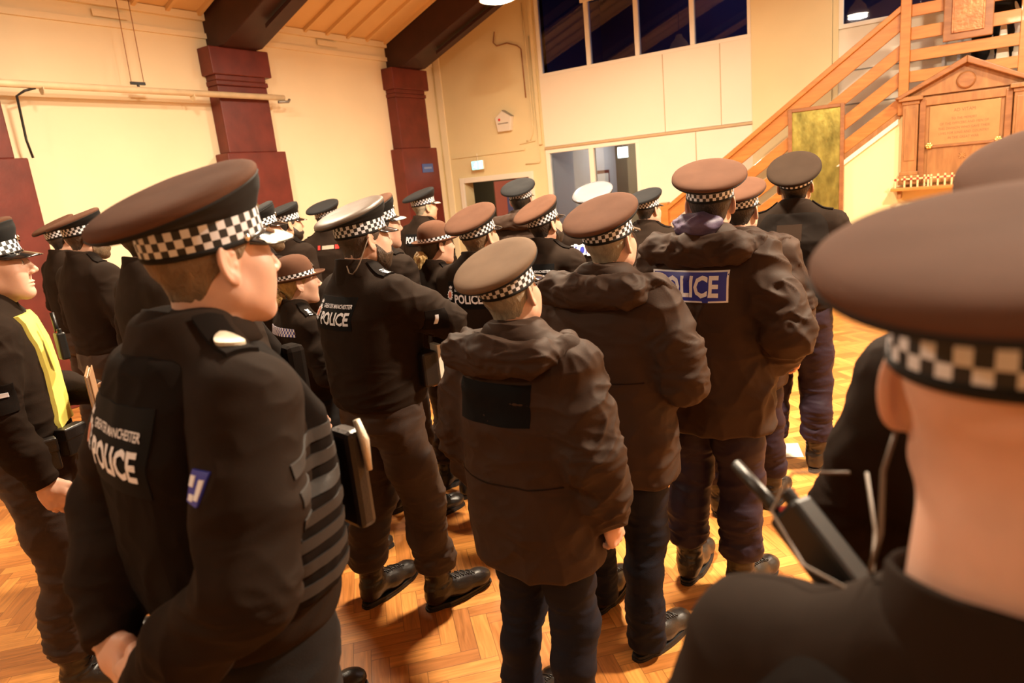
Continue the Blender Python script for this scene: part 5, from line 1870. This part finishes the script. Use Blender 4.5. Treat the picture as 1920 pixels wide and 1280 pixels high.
# -- women in bowlers
H_, JH, OH, MH_ = person('H', 'fair-haired person in bowler hat with blue chequered strip across the back', (532, 480), 3.3, 52, 62, cap='bowler', pose=('front', 'front'), cloth='fem', var='fem', hair=('mid', m_hairbl), trousers=m_trk, lod=2, seed=25, nums=(None, '20411'), eyes=True, pitch=3, girth=1.08, cpitch=3, smin_=.80, feet=((-.10, .0), (.11, .05)))
drape_patch('chequered_strip', JH, .30, .042, (.01, -.6, 1.385), (1, 0, 0), (0, 0, 1), (0, 1, 0), m_checkblue, H_, .004, 26, 3, uv=True)
I_, JI, OI, MI = person('I', 'blonde-bunned person in bowler hat behind the folded arms of the bearded person', (800, 415), 3.95, 48, 58, cap='bowler', pose=('front', 'front'), cloth='fem', var='fem', hair=('mid', m_hairbr), lod=1, seed=29, nums=(None, '1'), eyes=False, pitch=2, girth=1.05, cpitch=3)
for nm, M_, pr_ in (('H', MH_, H_), ('I', MI, I_)):
    P_ = grid((-.07, -.20, -.14), (.07, -.05, .03), .005)
    dS = smin(ell(P_, (0, -.120, -.050), (.040, .034, .036)), cone(P_, (.0, -.13, -.06), (.012, -.145, -.105), .030, .014), .02)
    V_, Q_ = nets(dS, P_); N_ = vnormals(V_, Q_)
    V_ = V_ + N_ * (pnoise(V_ * np.array([60, 60, 30])) * .008 + pnoise(V_ * 120) * .003)[:, None]
    new_obj('hair_bun', quad_mesh('hair_bun', V_, Q_), m_hairbl, pr_, M_)

# -- middle rows
person('J', 'person with POLICE back panel half hidden behind the tan-topped cap', (879, 404), 3.45, 36, 40, hair=('short', m_hairsd), lod=1, seed=33, patch=dict(text='gmp'), nums=(None, '1'), girth=1.05, pitch=6, cpitch=9)
person('K', 'bearded person in soft jacket between the tan-topped cap and the grey-haired hooded person', (1001, 388), 3.95, 36, 50, hair=('short', m_hairdk), beard=m_hairdk, lod=1, seed=37, patch=dict(text='gmp'), nums=('1', '1'), pitch=8, tilt=-4, cpitch=9)
person('L', 'person in dark hooded coat and black cap in front of the dark doorway', (970, 347), 5.6, 20, 24, hair=('mid', m_hairdk), cloth='parka', hood=1.05, top=m_capbk, lod=0, seed=41, girth=.95, pitch=4)
Mp, JM, OM, MM = person('M', 'grey-haired person in braided black cap beside the corner maroon pillar', (783, 362), 6.2, 38, 58, hair=('short', m_hairgy), top=m_capbk, braid=True, lod=1, seed=45, patch=dict(text='plain_police', z=1.36, w=.26, h=.10), pitch=0, nums=(None, '1'), skin=m_skint)
N_, JN, ON, MN = person('N', 'person with red shoulder tab facing away, near the left cream wall', (603, 384), 6.0, 20, 30, hair=('short', m_hairdk), top=m_capbk, lod=1, seed=49, pitch=0, nums=('1', '1'))
drape_patch('shoulder_title', JN, .10, .030, (.06, -.6, 1.40), (1, 0, 0), (0, 0, 1), (0, 1, 0), mat('title_grey', (.35, .28, .22), .6), N_, .004, 6, 3)
drape_patch('red_tab', JN, .030, .034, (.135, -.6, 1.40), (1, 0, 0), (0, 0, 1), (0, 1, 0), m_poppy, N_, .005, 4, 4)
drape_patch('red_tab', JN, .020, .034, (-.02, -.6, 1.40), (1, 0, 0), (0, 0, 1), (0, 1, 0), m_poppy, N_, .005, 4, 4)
person('O', 'bearded person in dark jacket between the second maroon pillar and the bowler hat', (522, 391), 5.4, 36, 52, hair=('short', m_hairdk), beard=m_hairdk, lod=1, seed=53, nums=('1', '1'), girth=1.1, pitch=0, top=m_capbk, skin=m_skint, var='broad')
person('P', 'bearded person just past the nose of the tall person in the braided cap', (466, 397), 4.2, 45, 62, hair=('mid', m_hairsd), beard=m_hairsd, lod=1, seed=57, nums=('1', '1'), top=m_capbk)
person('U', 'person with silver cap peak directly behind the bearded person with folded arms', (686, 384), 3.7, 45, 60, hair=('short', m_hairdk), lod=1, seed=61, nums=('1', '1'), braid=True, girth=.98)
person('V', 'person in black cap and jacket farther behind the silver-peaked cap', (692, 391), 4.7, 50, 62, hair=('mid', m_hairdk), lod=0, seed=65, top=m_capbk, skin=m_skint)
person('W', 'person in a cap with white plastic cover near the lower window', (1110, 356), 4.6, 28, 30, hair=('mid', m_hairdk), lod=0, seed=69, cloth='softshell', top=m_capwh, patch=dict(text='blue', z=1.36, w=.30, h=.06), pitch=4)
person('X', 'clean-shaven person in black cap beside the foot of the staircase', (1206, 364), 5.0, 36, 50, hair=('short', m_hairdk), lod=1, seed=73, top=m_capbk, pitch=0, nums=('1', '1'))
person('Y', 'person in hooded parka partly hidden behind the blue POLICE label wearer', (1381, 350), 3.35, 30, 36, hair=('short', m_hairdk), lod=1, seed=77, cloth='parka', hood=1.0, trousers=m_trp, pitch=0, girth=.95, feet=((-.12, -.05), (.13, .12)))
# -- left side
S_, JS, OS, MS = person('S', 'young person with hi-vis front panel at the left picture edge, holding a folder', (-66, 440), 2.52, 62, 66, pose=('hold', 'down'), hair=('short', m_hairdk), beard=None, lod=3, seed=81, vest=False, nums=(None, '1'), eyes=True, pitch=3, belt=((40, 'cuffs'), (75, 'pouch')), girth=.95, depth=.86, loose=1.08, skin=m_skin)
drape_patch('hi_vis_panel', JS, .20, .40, (.02, .6, 1.25), (1, 0, 0), (0, 0, 1), (0, -1, 0), m_hivis, S_, .012, 14, 16)
radio(S_, Matrix.Translation((.10, .175, 1.33)) @ Matrix.Rotation(R(20), 4, 'Z') @ Matrix.Scale(.75, 4), antenna=True)
drape_patch('sleeve_pocket', JS, .07, .09, (.9, .0, 1.22), (0, 1, 0), (0, 0, 1), (-1, 0, 0), m_vest, S_, .006, 8, 8)
drape_patch('sleeve_tab', JS, .035, .014, (.9, .0, 1.235), (0, 1, 0), (0, 0, 1), (-1, 0, 0), m_white, S_, .010, 4, 3)
BB, JBB, OBB, MBB = person('BB', 'person with black chest pouch, head hidden behind the braided cap wearer', (350, 428), 2.25, 48, 55, pose=('front', 'front'), hair=('short', m_hairbr), lod=2, seed=85, vest=True, nums=(None, '1'), belt=((50, 'radio'), (80, 'case')))
mb = MB(); mb.box((.115, .13, 1.16), (.195, .20, 1.34)); mb.build('radio_pouch', m_vest, BB, bevel=.02)
person('Q', 'bearded person facing right in front of the leftmost maroon pillar', (134, 407), 4.3, 34, 50, hair=('short', m_hairbr), beard=m_hairsd, lod=1, seed=89, nums=('1', '1'), pitch=0, girth=1.08, pose=('front', 'front'))
person('R', 'person mostly hidden behind the bearded person by the leftmost maroon pillar', (97, 418), 5.3, 34, 45, hair=('short', m_hairdk), lod=1, seed=93, nums=('1', '1'), pose=('front', 'front'))
person('T', 'person with shoulder boards standing behind the braided cap, face hidden', (240, 398), 3.2, 44, 55, hair=('short', m_hairbr), lod=1, seed=97, nums=('1', '4471'), girth=1.02)
# -- on the upper landing, behind the rails
u = at_depth(1845, 95, 9.3)
L_, JL, OL, ML = person('landing', 'person in dark clothes standing on the upper landing behind the rails', (1850, -120), 9.0, 200, 200, hair=('short', m_hairdk), lod=0, seed=101, trousers=m_trk, zfix=2.2, smin_=1., smax_=1.)
L_.location = (.22, STY + .42, 2.2)

# things carried
def hold_at(o, key, loc, rz=0.):
    r_ = PEOPLE[key]
    Mx = Matrix.Translation(r_.location) @ Matrix.Rotation(r_.rotation_euler.z, 4, 'Z') @ Matrix.Scale(r_.scale.x, 4)
    o.location = Mx @ Vector(loc)
    o.rotation_euler = (0, 0, r_.rotation_euler.z + rz)
t = empty('folder'); tag(t, 'tan card folder held against the chest by the hi-vis panel wearer', 'folder')
hold_at(t, 'S', (0, 0, 0)); fd_ = Matrix.Rotation(S_.rotation_euler.z, 3, 'Z') @ Vector((0, 1, 0)); t.location = S_.location + fd_ * .235 + Vector((0, 0, .98))
mb = MB(); mb.box((-.11, -.006, 0), (.11, .0, .30)); mb.build('folder_cover', mat('folder_tan', (.30, .165, .085), .6), t, bevel=.002)
mb = MB(); mb.box((-.105, .001, .005), (.105, .008, .292)); mb.build('paper_sheets', m_paintw, t)
mb = MB(); mb.box((-.11, .009, 0), (.11, .014, .30)); mb.build('folder_cover', MATS['folder_tan'], t, bevel=.002)
t = empty('helmet'); tag(t, 'glossy black round helmet at the hip of the bearded person by the leftmost pillar', 'helmet')
hold_at(t, 'Q', (.385, .03, .96))
mb = MB(); mb.lathe([(.0001, .135), (.05, .128), (.09, .105), (.118, .06), (.125, .0), (.120, -.05), (.112, -.085), (.104, -.09), (.10, -.05), (.10, .05), (.0001, .11)], 32); mb.build('helmet_shell', m_peak, t, smooth=True)
mb = MB(); mb.tube([(-.122, .02, .03), (-.126, .04, .0), (-.122, .03, -.04)], .008, 8); mb.build('visor_hinge', m_chrome, t, smooth=True)
t = empty('carrier_bag'); tag(t, 'white and blue carrier bag on the landing behind the rails', 'bag')
t.location = (.30, STY + .15, 2.2)
mb = MB(); mb.prism([(-.10, 0), (.10, 0), (.07, .38), (.03, .72), (-.02, .72), (-.05, .38)], 1, -.04, .04); mb.build('bag_body', m_paintw, t, bevel=.015)
mb = MB(); mb.box((-.04, -.045, .02), (.10, .045, .14)); mb.build('bag_print', m_bluep, t, bevel=.01)

# ================================================================== camera, world, view
cam = bpy.data.cameras.new('camera')
cam.sensor_width = 36; cam.lens = F * 36 / 1920
cam.clip_start = .05; cam.clip_end = 100
cam.dof.use_dof = True; cam.dof.focus_distance = 2.9; cam.dof.aperture_fstop = 3.5
co = bpy.data.objects.new('camera', cam); COL.objects.link(co)
co.matrix_world = Matrix.Translation((0, 0, CAMH)) @ Matrix.Rotation(PHI, 4, 'Z') @ Matrix.Rotation(R(90) - TILT, 4, 'X') @ Matrix.Rotation(-ROLL, 4, 'Z')
SC.camera = co
w = bpy.data.worlds.new('world'); SC.world = w; w.use_nodes = True
bg = w.node_tree.nodes['Background']
bg.inputs[0].default_value = (.012, .018, .06, 1); bg.inputs[1].default_value = .5
vs = SC.view_settings
vs.view_transform = 'Standard'; vs.look = 'None'; vs.gamma = 1; vs.use_curve_mapping = False
vs.exposure = 0.8
